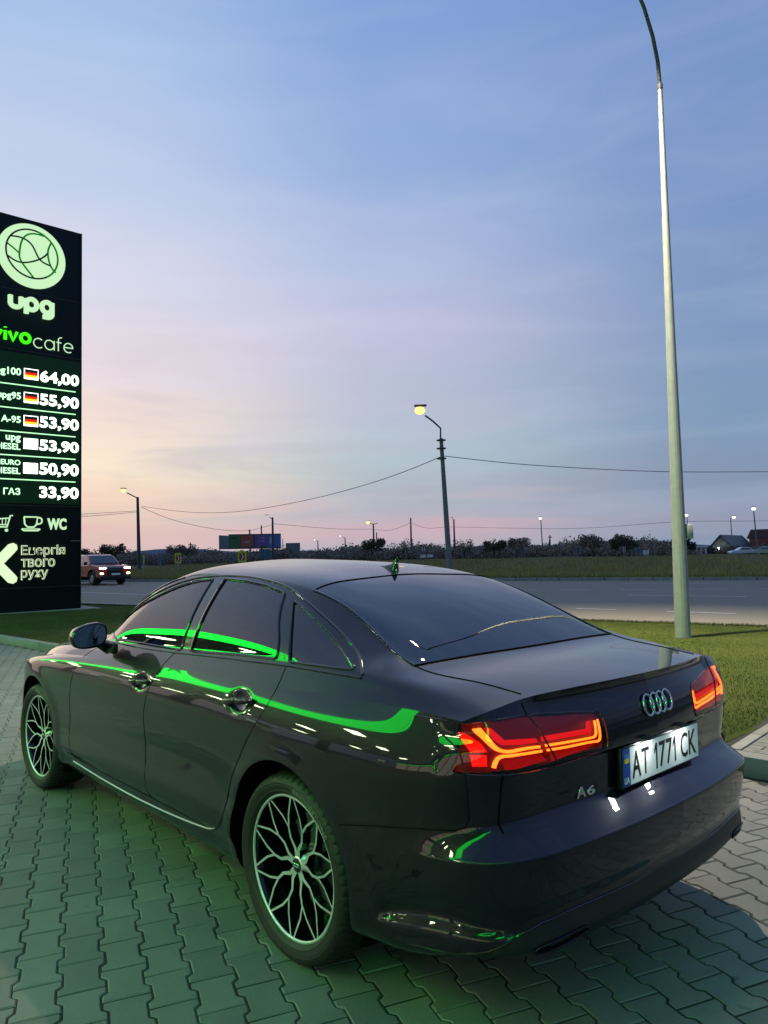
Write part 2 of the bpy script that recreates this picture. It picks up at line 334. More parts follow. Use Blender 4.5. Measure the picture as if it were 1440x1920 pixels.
#        rear centre  rear      corner     behind wheel  rear wheel  door        door        front wh   front corner  nose
LOW=[
 [(.290,.16),(.29,.15),(.30,.12),(.235,.09),(.20,.09),(.20,.10),(.20,.10),(.20,.09),(.18,.12),(.18,.15)],
 [(.318,.06),(.315,.055),(.315,.05),(.255,.035),(.245,.045),(.255,.055),(.255,.055),(.25,.045),(.20,.06),(.20,.06)],
 [(.375,.022),(.365,.022),(.33,.022),(.29,.014),(.305,.03),(.318,.040),(.315,.042),(.31,.03),(.27,.03),(.27,.03)],
 [(.440,.032),(.43,.030),(.39,.020),(.35,.012),(.365,.012),(.372,.016),(.372,.016),(.37,.012),(.34,.01),(.34,.01)],
 [(.500,.016),(.49,.016),(.46,.013),(.43,.010),(.430,.010),(.440,.014),(.430,.014),(.43,.010),(.42,.0),(.42,.0)],
 [(.560,.005),(.555,.006),(.53,.006),(.51,.007),(.500,.010),(.520,.026),(.495,.024),(.50,.010),(.48,.0),(.48,.01)],
 [(.625,.000),(.618,.000),(.602,.000),(.575,.003),(.560,.005),(.585,.025),(.56,.025),(.56,.006),(.55,.01),(.55,.03)],
 [(.632,.010),(.626,.010),(.612,.008),(.595,.003),(.600,.003),(.625,.018),(.61,.019),(.60,.004),(.58,.015),(.58,.035)],
 [(.688,.098),(.684,.098),(.670,.052),(.650,.002),(.650,.002),(.665,.011),(.66,.012),(.65,.002),(.62,.02),(.62,.04)],
 [(.702,.112),(.700,.108),(.695,.058),(.690,.001),(.690,.001),(.700,.006),(.70,.007),(.69,.001),(.65,.025),(.65,.05)],
 [(.760,.112),(.760,.104),(.755,.050),(.745,.001),(.745,.000),(.755,.001),(.755,.001),(.74,.000),(.68,.03),(.68,.06)],
 [(.828,.108),(.828,.100),(.828,.042),(.820,.001),(.818,.001),(.815,.001),(.812,.001),(.775,.002),(.70,.035),(.70,.07)],
 [(.850,.080),(.850,.080),(.850,.040),(.862,.011),(.860,.009),(.855,.005),(.850,.005),(.805,.005),(.715,.04),(.715,.07)],
 [(.950,.094),(.948,.094),(.915,.046),(.910,.031),(.905,.025),(.898,.016),(.888,.016),(.832,.015),(.73,.045),(.73,.07)],
 [(1.040,.124),(1.030,.140),(.970,.064),(.955,.057),(.952,.051),(.936,.034),(.918,.034),(.860,.036),(.742,.05),(.742,.07)]]
def lower_grid(G, nu=(12,12,12,14,18,26,30,40,30,44,26,24,18,12,10,8), nv=None):
    B=np.array(BASE); q=np.concatenate([i+np.arange(c)/c for i,c in enumerate(nu)]+[[len(nu)]])
    d=np.linalg.norm(np.diff(B,axis=0),axis=1)**.6; X=np.r_[0,np.cumsum(d)]; qq=np.interp(q,np.arange(len(X)),X)
    P=nonuni(X,np.c_[B,B[:,0]*0],qq)[:,:2]; P[0,1]=0;P[-1,1]=0
    T=np.gradient(P,axis=0); T[0]=(0,1);T[-1]=(0,-1); T/=np.linalg.norm(T,axis=1)[:,None]
    N=np.c_[-T[:,1],T[:,0]]                          # outward? rear: T=(0,1)->N=(-1,0)
    rings=[]
    for R in LOW:
        z=pchip(SEC,[a for a,b in R],q); dd=pchip(SEC,[b for a,b in R],q)
        Q=P-N*dd[:,None]; Q[0,1]=0; Q[-1,1]=0
        rings.append(np.c_[Q,z])
    top=np.concatenate([G[0,::-1],G[1:,0],G[-1,1:]])  # centre->corner, along side, nose
    L=np.r_[0,np.cumsum(np.linalg.norm(np.diff(top,axis=0),axis=1))]
    last=rings[-1]; cur=[]; lo=0
    for i,p in enumerate(last):
        dd=np.linalg.norm(top[:,:2]-p[:2],axis=1); dd[L<lo]=9; k=int(np.argmin(dd)); lo=L[k]; cur.append(L[k])
    cur=np.array(cur); cur[0]=0; cur[-1]=L[-1]
    for _ in range(30): cur[1:-1]=.25*cur[:-2]+.5*cur[1:-1]+.25*cur[2:]
    Tn=np.c_[[np.interp(cur,L,top[:,k]) for k in range(3)]].T
    rings.append(Tn)
    R=np.array(rings)                                # (16,S,3)
    nv=nv or (3,4,5,6,6,6,6,3,7,3,6,8,4,7,6)
    if len(nv)<len(R)-1: nv=list(nv)+[6]*(len(R)-1-len(nv))
    cols=[]
    for s in range(R.shape[1]):
        K=R[:,s]; d=np.maximum(np.linalg.norm(np.diff(K,axis=0),axis=1),1e-4); X=np.r_[0,np.cumsum(d)]
        qv=np.concatenate([np.linspace(X[i],X[i+1],nv[i],endpoint=False) for i in range(len(K)-1)]+[[X[-1]]])
        cols.append(np.c_[pchip(X,K[:,0],qv),pchip(X,K[:,1],qv),pchip(X,K[:,2],qv)])
    A=np.array(cols)                                 # (S,V,3)
    # fair the upper flank so reflections run clean
    vr=np.r_[0,np.cumsum(nv)]; a,b=vr[10],vr[15]; m=(A[:,vr[11],0]>-.74)&(A[:,vr[11],0]<3.3); sub=A[m][:,a:b+1].copy()
    for _ in range(40): sub[:,1:-1]=.25*sub[:,:-2]+.5*sub[:,1:-1]+.25*sub[:,2:]
    for _ in range(14): sub[1:-1,1:-1]=.25*sub[:-2,1:-1]+.5*sub[1:-1,1:-1]+.25*sub[2:,1:-1]
    A[np.ix_(np.where(m)[0],np.arange(a,b+1))]=sub
    # flare round the wheel arches
    for cx in (0.0,2.912):
        r=np.hypot(A[...,0]-cx,A[...,2]-.345); w=np.exp(-((r-.40)/.05)**2)*np.clip((A[...,1]-.8)/.08,0,1)*np.clip((.9-A[...,2])/.12,0,1)
        A[...,1]+=w*.010
    # hollows behind the door handles
    for hx,hz in ((1.295,.884),(.345,.913)):
        w=np.exp(-(((A[...,0]-hx)/.062)**2+((A[...,2]-hz)/.034)**2)**1.6)*(A[...,1]>.8); A[...,1]-=.019*w
    return A
# ================================================================= THE SEDAN
car=empty('parked_sedan'); tag(car,'dark aubergine four-door sedan parked on the zigzag paving with its tail lamps lit','car')
G=upper_grid(); NVU=(8,8,14,14,14,14); NTU=(14,16,22,24,26,24,22,22,20,20,20)
VB=np.r_[0,np.cumsum(NVU)]; TB=np.r_[0,np.cumsum(NTU)]
A=lower_grid(G)
# shallow scooped vent line low on the bumper sides
def scoop(A):
    x=A[...,0]; z=A[...,2]; zb=.338+.045*np.clip((-.5-x)/.42,0,1); zt=zb+.047*np.sin(np.pi*np.clip((-.49-x)/.46,0,1))
    win=np.clip((-.49-x)/.05,0,1)*np.clip((x+.97)/.06,0,1)*np.clip((A[...,1]-.6)/.1,0,1)
    t=(z-zb)/np.maximum(zt-zb,1e-3); d=np.where(t<0,np.exp(-((z-zb)/.012)**2)*0,np.where(t<1,.024*t,.024*np.exp(-((z-zt)/.05)**2)))
    A[...,1]-=d*win
scoop(A)
def gfaces(g): 
    a,b=g.shape[:2]; return [(i*b+j,i*b+j+1,(i+1)*b+j+1,(i+1)*b+j) for i in range(a-1) for j in range(b-1)]
_V=[];_F=[]
for g in (G,A):
    for s_ in (1,-1):
        q=g.reshape(-1,3)*[1,s_,1]; _F+=[tuple(len(_V)+i for i in f) for f in gfaces(g)]; _V+=q.tolist()
BODY=BVHTree.FromPolygons(_V,_F)
def on_side(x,z,out=0.,s=1):
    h=BODY.ray_cast(Vector((x,s*2,z)),Vector((0,-s,0)))
    p,n=(h[0],h[1]) if h[0] else (Vector((x,s*.9,z)),Vector((0,s,0)))
    if n.y*s<0: n=-n
    return p+n*out
def on_rear(y,z,out=0.,near=True):
    h=BODY.ray_cast(Vector((-3,y,z)),Vector((1,0,0))); p,n=(h[0],h[1]) if h[0] else (Vector((-1,y,z)),Vector((-1,0,0)))
    if n.x>0: n=-n
    return p+n*out
def on_top(x,y,out=0.):
    h=BODY.ray_cast(Vector((x,y,3)),Vector((0,0,-1))); p,n=h[0],h[1]
    if n.z<0: n=-n
    return p+n*out
def dense(pts,step=.04,closed=False):
    pts=[np.array(p,float) for p in pts]; out=[]
    if closed: pts=pts+[pts[0]]
    for a,b in zip(pts[:-1],pts[1:]):
        n=max(1,int(np.linalg.norm(b-a)/step)); out+=[tuple(a+(b-a)*i/n) for i in range(n)]
    if not closed: out.append(tuple(pts[-1]))
    return out
def smooth_poly(pts,it=2):
    """Chaikin corner cutting, closed"""
    p=[np.array(q,float) for q in pts]
    for _ in range(it):
        o=[]
        for a,b in zip(p,p[1:]+p[:1]): o+=[a*.82+b*.18,a*.18+b*.82]
        p=o
    return [tuple(q) for q in p]
def inpoly(P,poly):
    x,y=P; c=False; n=len(poly); j=n-1
    for i in range(n):
        xi,yi=poly[i];xj,yj=poly[j]
        if (yi>y)!=(yj>y) and x<(xj-xi)*(y-yi)/(yj-yi)+xi: c=not c
        j=i
    return c
# outlines in side view (x,z) and rear view (y,z)
def spl(pts,n):
    P_=np.array(pts,float); L_=np.r_[0,np.cumsum(np.linalg.norm(np.diff(P_,axis=0),axis=1))]; return [tuple(q) for q in nonuni(L_,P_,np.linspace(0,L_[-1],n))]
def rnd(pts,r=.02,seg=3):
    out=[]; n=len(pts)
    for i in range(n):
        a=np.array(pts[i-1]);b=np.array(pts[i]);c=np.array(pts[(i+1)%n]); d1=(a-b);d2=(c-b); l1=np.linalg.norm(d1);l2=np.linalg.norm(d2); q=min(r,l1*.45,l2*.45); p0=b+d1/l1*q; p1=b+d2/l2*q
        out+=[tuple((1-t)**2*p0+2*t*(1-t)*b+t*t*p1) for t in np.linspace(0,1,seg)]
    return out
belt=lambda x: float(np.interp(x,[-.42,-.3,.1,.65,1.1,1.5,1.9],[1.078,1.083,1.084,1.069,1.053,1.045,1.044]))
GF=spl([(2.256,.322),(2.290,.42),(2.302,.53),(2.283,.63),(2.228,.775),(2.190,.870),(2.165,.930),(2.08,.985),(1.90,1.030)],24)   # front gap, bottom to top
GM=spl([(1.083,1.042),(1.128,.985),(1.161,.915),(1.191,.837),(1.223,.746),(1.247,.62),(1.250,.49),(1.232,.40),(1.212,.322)],20)       # middle gap, top to bottom
GR=spl([(.575,.330),(.505,.369),(.446,.453),(.400,.567),(.310,.684),(.230,.791),(.160,.885),(.128,.967),(.128,1.064)],20)              # rear gap, bottom to top
FGL=[(1.86,1.050),(2.035,1.072)]+spl([(1.995,1.100),(1.83,1.205),(1.728,1.250),(1.56,1.309),(1.36,1.363),(1.20,1.387),(1.076,1.396)],10)+spl([(1.070,1.380),(1.042,1.18),(1.034,1.056)],4)
RGL=[(.960,1.399),(.751,1.391),(.56,1.373),(.396,1.344)]+spl([(.380,1.325),(.292,1.21),(.232,1.148),(.205,1.088)],5)+[(.50,1.081),(.938,1.060)]+spl([(.940,1.08),(.938,1.18),(.957,1.385)],4)
QGL=spl([(.296,1.312),(.20,1.286),(.11,1.252),(-.119,1.158),(-.272,1.092)],8)+[(.118,1.086)]+spl([(.125,1.10),(.180,1.18),(.290,1.300)],4)
PIL=[(1.078,1.400),(.958,1.403),(.942,1.18),(.938,1.056),(1.034,1.052),(1.044,1.18)]
FDOOR=[(1.212,.322),(1.7,.316)]+GF+[(1.50,1.038)]+GM[:-1]
RDOOR=GM+[(.85,.325)]+GR+[(.5,1.066)]
ARCH=lambda cx:[(cx+.388*math.cos(a),.345+.400*math.sin(a)) for a in np.linspace(-.45,math.pi+.45,30)]+[(cx-.40,.0),(cx+.40,.0)]
BUMP=[(-.352,.600),(-.56,.643),(-.70,.664),(-.790,.672),(-.822,.684),(-.833,.71),(-.838,.80),(-.835,.850),(-1.3,.850),(-1.3,.1),(-.40,.1),(-.452,.32),(-.438,.45),(-.40,.56)]
LTO=[(.860,.846),(.767,.843),(.660,.834),(.553,.828),(.565,.86),(.590,.905),(.606,.94),(.622,.975),(.634,1.000),(.700,1.0),(.785,.998),(.842,.990),(.875,.985),(.90,.93)]
LTI=[(.553,.828),(.46,.834),(.36,.846),(.322,.853),(.313,.870),(.311,.902),(.316,.950),(.333,.970),(.42,.982),(.50,.988),(.634,1.000),(.622,.975),(.606,.94),(.590,.905),(.565,.86)]
LID=[(.553,.828),(.766,.842),(.767,.70),(.762,.664),(.0,.664),(-.1,.664),(-.1,1.2),(.640,1.2),(.634,1.0),(.622,.975),(.606,.94),(.590,.905),(.565,.86)]
DIFF=[(.905,.30),(.83,.345),(.765,.39),(.70,.415),(.576,.425),(.257,.425),(-.1,.425),(-.1,.1),(1.0,.1)]
def to_bm(g):
    bm=bmesh.new(); a,b=g.shape[:2]; vs=[bm.verts.new(p) for p in g.reshape(-1,3)]; L=bm.faces.layers.int.new('ti'); L2=bm.faces.layers.int.new('vi')
    for i in range(a-1):
        for j in range(b-1):
            f=bm.faces.new((vs[i*b+j],vs[(i+1)*b+j],vs[(i+1)*b+j+1],vs[i*b+j+1])); f[L]=i; f[L2]=j
    bm.normal_update(); return bm,L,L2
def knife(bm,poly,axes,flt,margin=.03,opened=False):
    ax,ay=axes; n=len(poly)
    for i in range(n-1 if opened else n):
        p=Vector(poly[i]); q=Vector(poly[(i+1)%n]); d=q-p; L=d.length
        if L<1e-4: continue
        d/=L; nn=Vector((-d.y,d.x)); ctr=(p+q)/2
        geom=[]
        for f in bm.faces:
            c=f.calc_center_median(); w=Vector((c[ax],c[ay]))-p
            if -margin<w.dot(d)<L+margin and abs(w.dot(nn))<margin and flt(f,c): geom.append(f)
        if not geom: continue
        es=set(); vs=set()
        for f in geom: es.update(f.edges); vs.update(f.verts)
        co=[0,0,0]; no=[0,0,0]; co[ax]=p.x;co[ay]=p.y;no[ax]=nn.x;no[ay]=nn.y
        bmesh.ops.bisect_plane(bm,geom=geom+list(es)+list(vs),dist=1e-5,plane_co=co,plane_no=no)
upper,UT,UV=to_bm(G); lower,LTt,LTv=to_bm(A)
LCOR=sum((12,12,12,14,18))                        # columns up to behind the corner
side_u=lambda f,c: f[UV]<VB[4]+3 and TB[1]<f[UT]<TB[9]
FG2,RG2,QG2=[rnd(q,r_,3) for q,r_ in ((FGL,.022),(RGL,.025),(QGL,.018))]
for poly in (FG2,RG2,QG2,PIL): knife(upper,poly,(0,2),side_u)
for gl_ in (GF[12:]+[(1.50,1.038)],GM[:10],GR[10:]): knife(upper,gl_,(0,2),lambda f,c:f[UV]<VB[3] and TB[2]<f[UT]<TB[10],.02,True)
side_l=lambda f,c:c.y>.72 and -.86<c.x<3.4
for poly in (ARCH(0),ARCH(2.912)): knife(lower,poly,(0,2),side_l)
for poly in (GF,GM,GR,[(2.256,.322),(1.7,.316),(1.212,.322),(.85,.325),(.575,.330)]): knife(lower,poly,(0,2),side_l,.02,True)
knife(lower,[(-.352,.600),(-.56,.643),(-.70,.664),(-.790,.672),(-.822,.684),(-.833,.71),(-.838,.80),(-.835,.850)],(0,2),lambda f,c:c.y>.7 and c.x<-.3)
rear_l=lambda f,c:c.x<-.80 and f[LTt]<LCOR+4
for poly in (LTO,LTI,[(.766,.842),(.767,.70),(.762,.664),(.0,.664)],DIFF[:7]): knife(lower,poly,(1,2),rear_l)
parts={}
def put(part,bm,f): parts.setdefault(part,[]).append((f,bm))
upper.normal_update(); lower.normal_update()
for f in upper.faces:
    c=f.calc_center_median(); t=f[UT]; v=f[UV]; P2=(c.x,c.z); nm='body'
    if v>=VB[4]:
        if t<TB[2]: nm='boot_lid'
        elif t<TB[4]: nm='rear_window'
        elif t<TB[7]: nm='roof'
        elif t<TB[9]: nm='windscreen'
        else: nm='bonnet'
    if v<VB[4]+3 and TB[1]<t<TB[9]:
        if inpoly(P2,FG2): nm='front_glass'
        elif inpoly(P2,RG2): nm='rear_glass'
        elif inpoly(P2,QG2): nm='quarter_glass'
        elif inpoly(P2,PIL): nm='pillar'
        elif v<VB[3] and nm=='body':
            if inpoly(P2,FDOOR) : nm='front_door'
            elif inpoly(P2,RDOOR): nm='rear_door'
    put(nm,upper,f)
for f in lower.faces:
    c=f.calc_center_median(); nm='body'; S2=(c.x,c.z); R2=(c.y,c.z)
    if c.y>.72 and -.6<c.x<3.4 and (inpoly(S2,ARCH(0)) or inpoly(S2,ARCH(2.912))): continue
    if f[LTt]<LCOR+4 and c.x<-.80:
        if inpoly(R2,LTO): nm='lamp_outer'
        elif inpoly(R2,LTI): nm='lamp_inner'
        elif inpoly(R2,DIFF) : nm='diffuser'
        elif inpoly(R2,LID): nm='boot_lid'
        elif c.z<.85 and (c.z<.675 or inpoly(S2,BUMP)): nm='rear_bumper'
    elif inpoly(S2,BUMP) and c.y>.7: nm='rear_bumper'
    elif inpoly(S2,FDOOR) and c.y>.7: nm='front_door'
    elif inpoly(S2,RDOOR) and c.y>.7: nm='rear_door'
    put(nm,lower,f)
def part_arrays(nm):
    V=[];N=[];F=[];idx={}
    for f,bm in parts[nm]:
        r=[]
        for v in f.verts:
            kx=(id(bm),v.index)
            if kx not in idx: idx[kx]=len(V); V.append(tuple(v.co)); N.append(tuple(v.normal))
            r.append(idx[kx])
        F.append((r,tuple(f.normal)))
    return V,N,F
upper.verts.index_update(); lower.verts.index_update()
def emit(name,nm,m,sides,parent=None,offset=0.,transform=True):
    V,N,F=part_arrays(nm); V=np.array(V);N=np.array(N)
    cen=V.mean(0) 
    out=(V-np.array([1.2,0,.7])); 
    if (np.sign((N*out).sum(1))).sum()<0: N=-N
    V=V+N*offset; allV=[];allN=[];allF=[]
    for s in sides:
        o=len(allV); allV+=(V*[1,s,1]).tolist(); allN+=(N*[1,s,1]).tolist()
        for f in F:
            f,fn_=f; flip=(np.array(fn_)*N[f].mean(0)).sum()<0
            r=[o+i for i in f]
            if flip: r=r[::-1]
            if s<0: r=r[::-1]
            allF.append(r)
    me=bpy.data.meshes.new(name); me.from_pydata(allV,[],allF); me.materials.append(m)
    me.polygons.foreach_set('use_smooth',[True]*len(me.polygons)); me.update()
    me.normals_split_custom_set_from_vertices(allN)
    o=bpy.data.objects.new(name,me); COL.objects.link(o); o.parent=parent or car; return o
body=emit('body','body',P,(1,-1)); roof=emit('roof','roof',P,(1,-1)); bonnet=emit('bonnet','bonnet',P,(1,-1)); lid=emit('boot_lid','boot_lid',P,(1,-1))
bumper=emit('rear_bumper','rear_bumper',P,(1,-1)); tag(emit('diffuser','diffuser',PLA,(1,-1)),'black honeycomb diffuser under the rear bumper')
emit('rear_window','rear_window',GLR,(1,-1)); emit('windscreen','windscreen',GLR,(1,-1))
doors={}
for s in (1,-1):
    d=emit('front_door','front_door',P,(s,)); r=emit('rear_door','rear_door',P,(s,)); doors[s]=(d,r)
    emit('window_glass','front_glass',GL,(s,),d,-.003); emit('window_glass','rear_glass',GL,(s,),r,-.003); emit('quarter_window','quarter_glass',GL,(s,),None,-.003)
    emit('pillar_trim','pillar',BLK,(s,))
def line_side(mb,pts,r,out=-.0005,s=1,closed=False,step=.03):
    mb.tube([on_side(x,z,out,s) for x,z in dense(pts,step,closed)]+([on_side(*pts[0],out,s)] if closed else []),r,6)
GP=.0026
for s in (1,-1):
    mb=MB()
    line_side(mb,GF,GP,s=s); mb.build('panel_gap',SEAM,car); mb=MB(); line_side(mb,GM,GP,s=s); mb.build('panel_gap',SEAM,car); mb=MB(); line_side(mb,GR,GP,s=s); mb.build('panel_gap',SEAM,car); mb=MB()
    line_side(mb,[(2.256,.322),(1.7,.316),(1.212,.322),(.85,.325),(.575,.330)],GP,s=s); mb.build('panel_gap',SEAM,car); mb=MB()
    line_side(mb,[(-.352,.600),(-.56,.643),(-.70,.664),(-.790,.672),(-.822,.684),(-.833,.71),(-.838,.80),(-.835,.843)],.0022,s=s)
    mb.build('panel_gap',SEAM,car)
    mb=MB()
    for q in (FG2,RG2,QG2): mb=MB(); line_side(mb,q,.0068,.0,s,True,.02); mb.build('window_seal',BLK,car,smooth=True)
    # drip moulding that follows the roof rail and the quarter light
    mb=MB(); pts=[(2.06,1.058),(1.98,1.128),(1.84,1.222),(1.62,1.318),(1.40,1.378),(1.23,1.401),(1.07,1.410),(.90,1.412),(.72,1.406),(.55,1.391),(.40,1.366),(.28,1.332),(.11,1.272),(-.10,1.190),(-.27,1.112),(-.322,1.080)]
    xs=np.array(pts); L=np.r_[0,np.cumsum(np.linalg.norm(np.diff(xs,axis=0),axis=1))]; qv=np.linspace(0,L[-1],70); pts=nonuni(L,xs,qv)
    mb.tube([on_side(x,z,.001,s) for x,z in pts],.0058,8); mb.build('window_moulding',BLK,car,smooth=True); mb=MB()
    bl=[(x,belt(x)-.012) for x in np.linspace(-.32,2.02,50)]
    mb.tube([on_side(x,z,.0008,s) for x,z in bl],.0056,8); mb.build('window_moulding',BLK,car,smooth=True)
    # bright strip along the sill
    mb=MB(); pts=[(2.30,.292),(2.1,.283),(1.72,.272),(1.224,.278),(.85,.300),(.70,.315),(.60,.333),(.545,.352)]
    xs=np.array(pts)[::-1]; pts=nonuni(xs[:,0],xs,np.linspace(.545,2.30,50))
    mb.tube([on_side(x,z,.002,s) for x,z in pts],.0042,8); mb.build('sill_trim',SATIN,car,smooth=True)
for s in (1,-1):
    mb=MB(); row=G[0:TB[2]+1,VB[4]]*[1,s,1]; mb.tube([Vector(p)+Vector((0,0,.0003)) for p in row[2:]],.0026,6)
    mb.build('panel_gap',SEAM,car); mb=MB(); mb.tube([on_rear(s*y,z,-.0004) for y,z in dense([(.634,1.0),(.640,1.035)],.01)],.0024,6); mb.build('panel_gap',SEAM,car); mb=MB()
    mb.tube([on_rear(s*y,z,.0) for y,z in dense([(.766,.842),(.767,.70),(.762,.668)],.03)],.003,6)
    mb.build('panel_gap',SEAM,car)
mb=MB()
row=np.concatenate([G[TB[2],VB[4]:],(G[TB[2],VB[4]:]*[1,-1,1])[::-1]]); mb.tube([Vector(p) for p in row],.005,6); mb.build('window_seal',SEAM,car); mb=MB()
row=np.concatenate([G[TB[4],VB[4]:],(G[TB[4],VB[4]:]*[1,-1,1])[::-1]]); mb.tube([Vector(p) for p in row],.004,6); mb.build('window_seal',SEAM,car); mb=MB()
mb.tube([on_rear(y,.665,-.006) for y in np.linspace(-.762,.762,60)],.006,6)
mb.build('panel_gap',SEAM,car)
for s in (1,-1):
    for t0,t1 in ((2,4),(7,9)): mb=MB(); mb.tube([Vector(p) for p in G[TB[t0]:TB[t1]+1,VB[4]]*[1,s,1]],.006,8); mb.build('window_seal',BLK,car,smooth=True)
# ceramic black edge of the rear glass + heater wires
mb=MB(); g=G[TB[2]:TB[4]+1,VB[4]:]; a,b=g.shape[:2]
full=np.concatenate([g,(g*[1,-1,1])[:,::-1][:,1:]],axis=1)
a,b=full.shape[:2]
nrm=np.cross(np.gradient(full,axis=0),np.gradient(full,axis=1)); nrm/=np.linalg.norm(nrm,axis=2)[...,None]; nrm*=np.sign(nrm[...,2:3])
def gl(i,j):
    i=min(max(i,0),a-1.001); j=min(max(j,0),b-1.001); i0=int(i);j0=int(j);fi=i-i0;fj=j-j0
    w=lambda T:(T[i0,j0]*(1-fi)*(1-fj)+T[i0+1,j0]*fi*(1-fj)+T[i0,j0+1]*(1-fi)*fj+T[i0+1,j0+1]*fi*fj)
    return w(full)-w(nrm)*.004
for t in np.linspace(5,a-6,17): mb.tube([gl(t,j) for j in np.linspace(5,b-6,24)],.0013,4)
mb.build('heater_wire',mat('heater_wire_copper',(.32,.27,.22),.5),car)
mb=MB(); V=[];F=[]
outer=[(0,j) for j in range(b)]+[(i,b-1) for i in range(1,a)]+[(a-1,j) for j in range(b-2,-1,-1)]+[(i,0) for i in range(a-2,0,-1)]
cx,cy=(a-1)/2,(b-1)/2
V=[gl(i,j) for i,j in outer]+[gl(cx+(i-cx)*.84+ (1.0 if i<2 else 0),cy+(j-cy)*.90) for i,j in outer]
n=len(outer); F=[(i,(i+1)%n,(i+1)%n+n,i+n) for i in range(n)]
mb.add(V,F); mb.build('glass_border',BLK,car)
# number plate -----------------------------------------------------
PX=-1.000
pf=lambda w0:(lambda u,v,w:(PX-w0-w-.10*(.77-v)*0, u, v))
mb=MB(); mb.bbox((PX,-.322,.698),(PX+.02,.246,.838),.004); plate=mb.build('number_plate',mat('plate_frame_black',(.008,.008,.008),.3),car,smooth=True)
tag(plate,'white number plate reading AT 1771 CK')
WPL=mat('plate_white',(.88,.88,.88),.35); PBK=mat('plate_ink',(.004,.004,.004),.5); BLU=mat('plate_blue',(.01,.06,.36),.35); YEL=mat('plate_yellow',(.8,.55,.02),.35); LBL=mat('plate_light_blue',(.03,.22,.62),.35)
mb=MB(); mb.box((PX-.002,-.314,.706),(PX,.191,.831)); mb.build('plate_face',WPL,plate)
mb=MB(); mb.box((PX-.0022,.191,.706),(PX,.238,.831)); mb.build('plate_band',BLU,plate)
mb=MB(); mb.box((PX-.0035,.200,.798),(PX-.0022,.229,.813)); mb.build('flag_blue',LBL,plate); mb=MB(); mb.box((PX-.0035,.200,.783),(PX-.0022,.229,.798)); mb.build('flag_yellow',YEL,plate)
fit_text('letters','UA',WPL,pf(.0022),(.231,.199,.714,.735),.01,plate,.001)
for t,u0,u1 in (('A',.178,.122),('T',.116,.064),('1',.026,-.000),('7',-.010,-.054),('7',-.062,-.106),('1',-.112,-.138),('C',-.172,-.226),('K',-.236,-.294)):
    if t=='1':
        mb=MB(); one=[(0,.74),(.52,1.),(1.,1.),(1.,.0),(.60,.0),(.60,.80),(.0,.60)]; fo=lambda w_:(lambda a,b:pf(.002)(u0+(u1-u0)*a*.80,.724+.090*b,w_)); mb.prism(one,fo(0),fo(.0012)); mb.build('character',PBK,plate)
    else: fit_text('character',t,PBK,pf(.002),(u0,u1,.724,.814),.006,plate,.0012)
for y_ in (.10,-.16):
    mb=MB(); mb.bbox((PX-.026,y_-.02,.846),(PX+.01,y_+.02,.856),.002); pl_=mb.build('plate_lamp',PLA,car)
    l_=bpy.data.lights.new('plate_lamp_light','AREA'); l_.energy=.35; l_.size=.03; l_.color=(.95,1,.95); o_=bpy.data.objects.new('plate_lamp_light',l_); COL.objects.link(o_); o_.location=(PX-.030,y_,.845); o_.rotation_euler=Vector((.28,0,-1)).to_track_quat('-Z','Y').to_euler(); o_.parent=pl_
# emblem rings -----------------------------------------------------
em=empty('emblem',(0,0,0),parent=car); tag(em,'four interlocking chrome rings on the boot lid')
for i in range(4):
    y0=.047-i*.0445; pts=[]
    for a_ in np.linspace(0,2*math.pi,33)[:-1]:
        y=y0+.0315*math.cos(a_); z=.952+.0345*math.sin(a_); pts.append(on_rear(y,z,.006+.0012*(i%2)))
    mb=MB(); mb.tube(pts+[pts[0],],.0048,8,cap=False); mb.build('ring',CHR,em,smooth=60)
bf=lambda u,v,w: tuple(on_rear(u,v,.001+w))
badge=empty('model_badge',parent=car); tag(badge,'chrome model badge reading A6')
fit_text('character','A',CHR,bf,(.448,.402,.708,.744),.02,badge,.004); fit_text('character','6',CHR,bf,(.396,.356,.708,.738),.02,badge,.004)
# tail lamps -------------------------------------------------------
LENS=glass('red_lens',(.85,.16,.12),1.5); HOUS=mat('lamp_housing_red',(.10,.003,.003),.35,em=(1,.008,.004),es=.06); REDG=glow('red_reflector_glow',(1,.030,.022),1.35); REDM=glow('red_reflector_mid',(1,.022,.016),.9); REDD=glow('red_reflector_dim',(1,.012,.006),.34); AMB=glow('led_light_guide',(1.0,.62,.06),5.0); REDC=glow('led_red_core',(1,.02,.01),3.0)
S=dict(S1=([(.806,.975),(.794,.948),(.779,.922),(.762,.912),(.70,.908),(.617,.9045)],[.020,.020,.016,.011,.0095,.0085]),
 S2=([(.789,.864),(.783,.880),(.772,.893),(.752,.8955),(.70,.894),(.612,.8905)],[.013,.013,.011,.009,.0085,.0075]),
 S3=([(.592,.9045),(.48,.8995),(.380,.896),(.362,.899),(.355,.912),(.353,.946)],[.0078,.0072,.0070,.0070,.0066,.0066]),
 S4=([(.588,.8895),(.48,.885),(.365,.881),(.343,.884),(.338,.896),(.337,.948)],[.0070,.0066,.0064,.0060,.0050,.0046]))
RG=dict(
 A=([(.834,.962),(.822,.958),(.808,.936),(.800,.909),(.832,.907)],REDG), B=([(.834,.901),(.802,.901),(.804,.866),(.834,.865)],REDG),
 C=([(.790,.980),(.774,.946),(.757,.928),(.690,.921),(.612,.917),(.620,.930),(.744,.943),(.772,.980)],REDM),
 D=([(.598,.917),(.48,.912),(.380,.909),(.368,.916),(.366,.950),(.384,.950),(.392,.926),(.596,.932)],REDM),
 E=([(.763,.882),(.610,.880),(.585,.842),(.752,.852)],REDD), F=([(.575,.878),(.363,.871),(.400,.862),(.48,.858),(.565,.850)],REDD))
def inset(p,d,s):
    h=on_rear(s*p[0],p[1],-d); return h
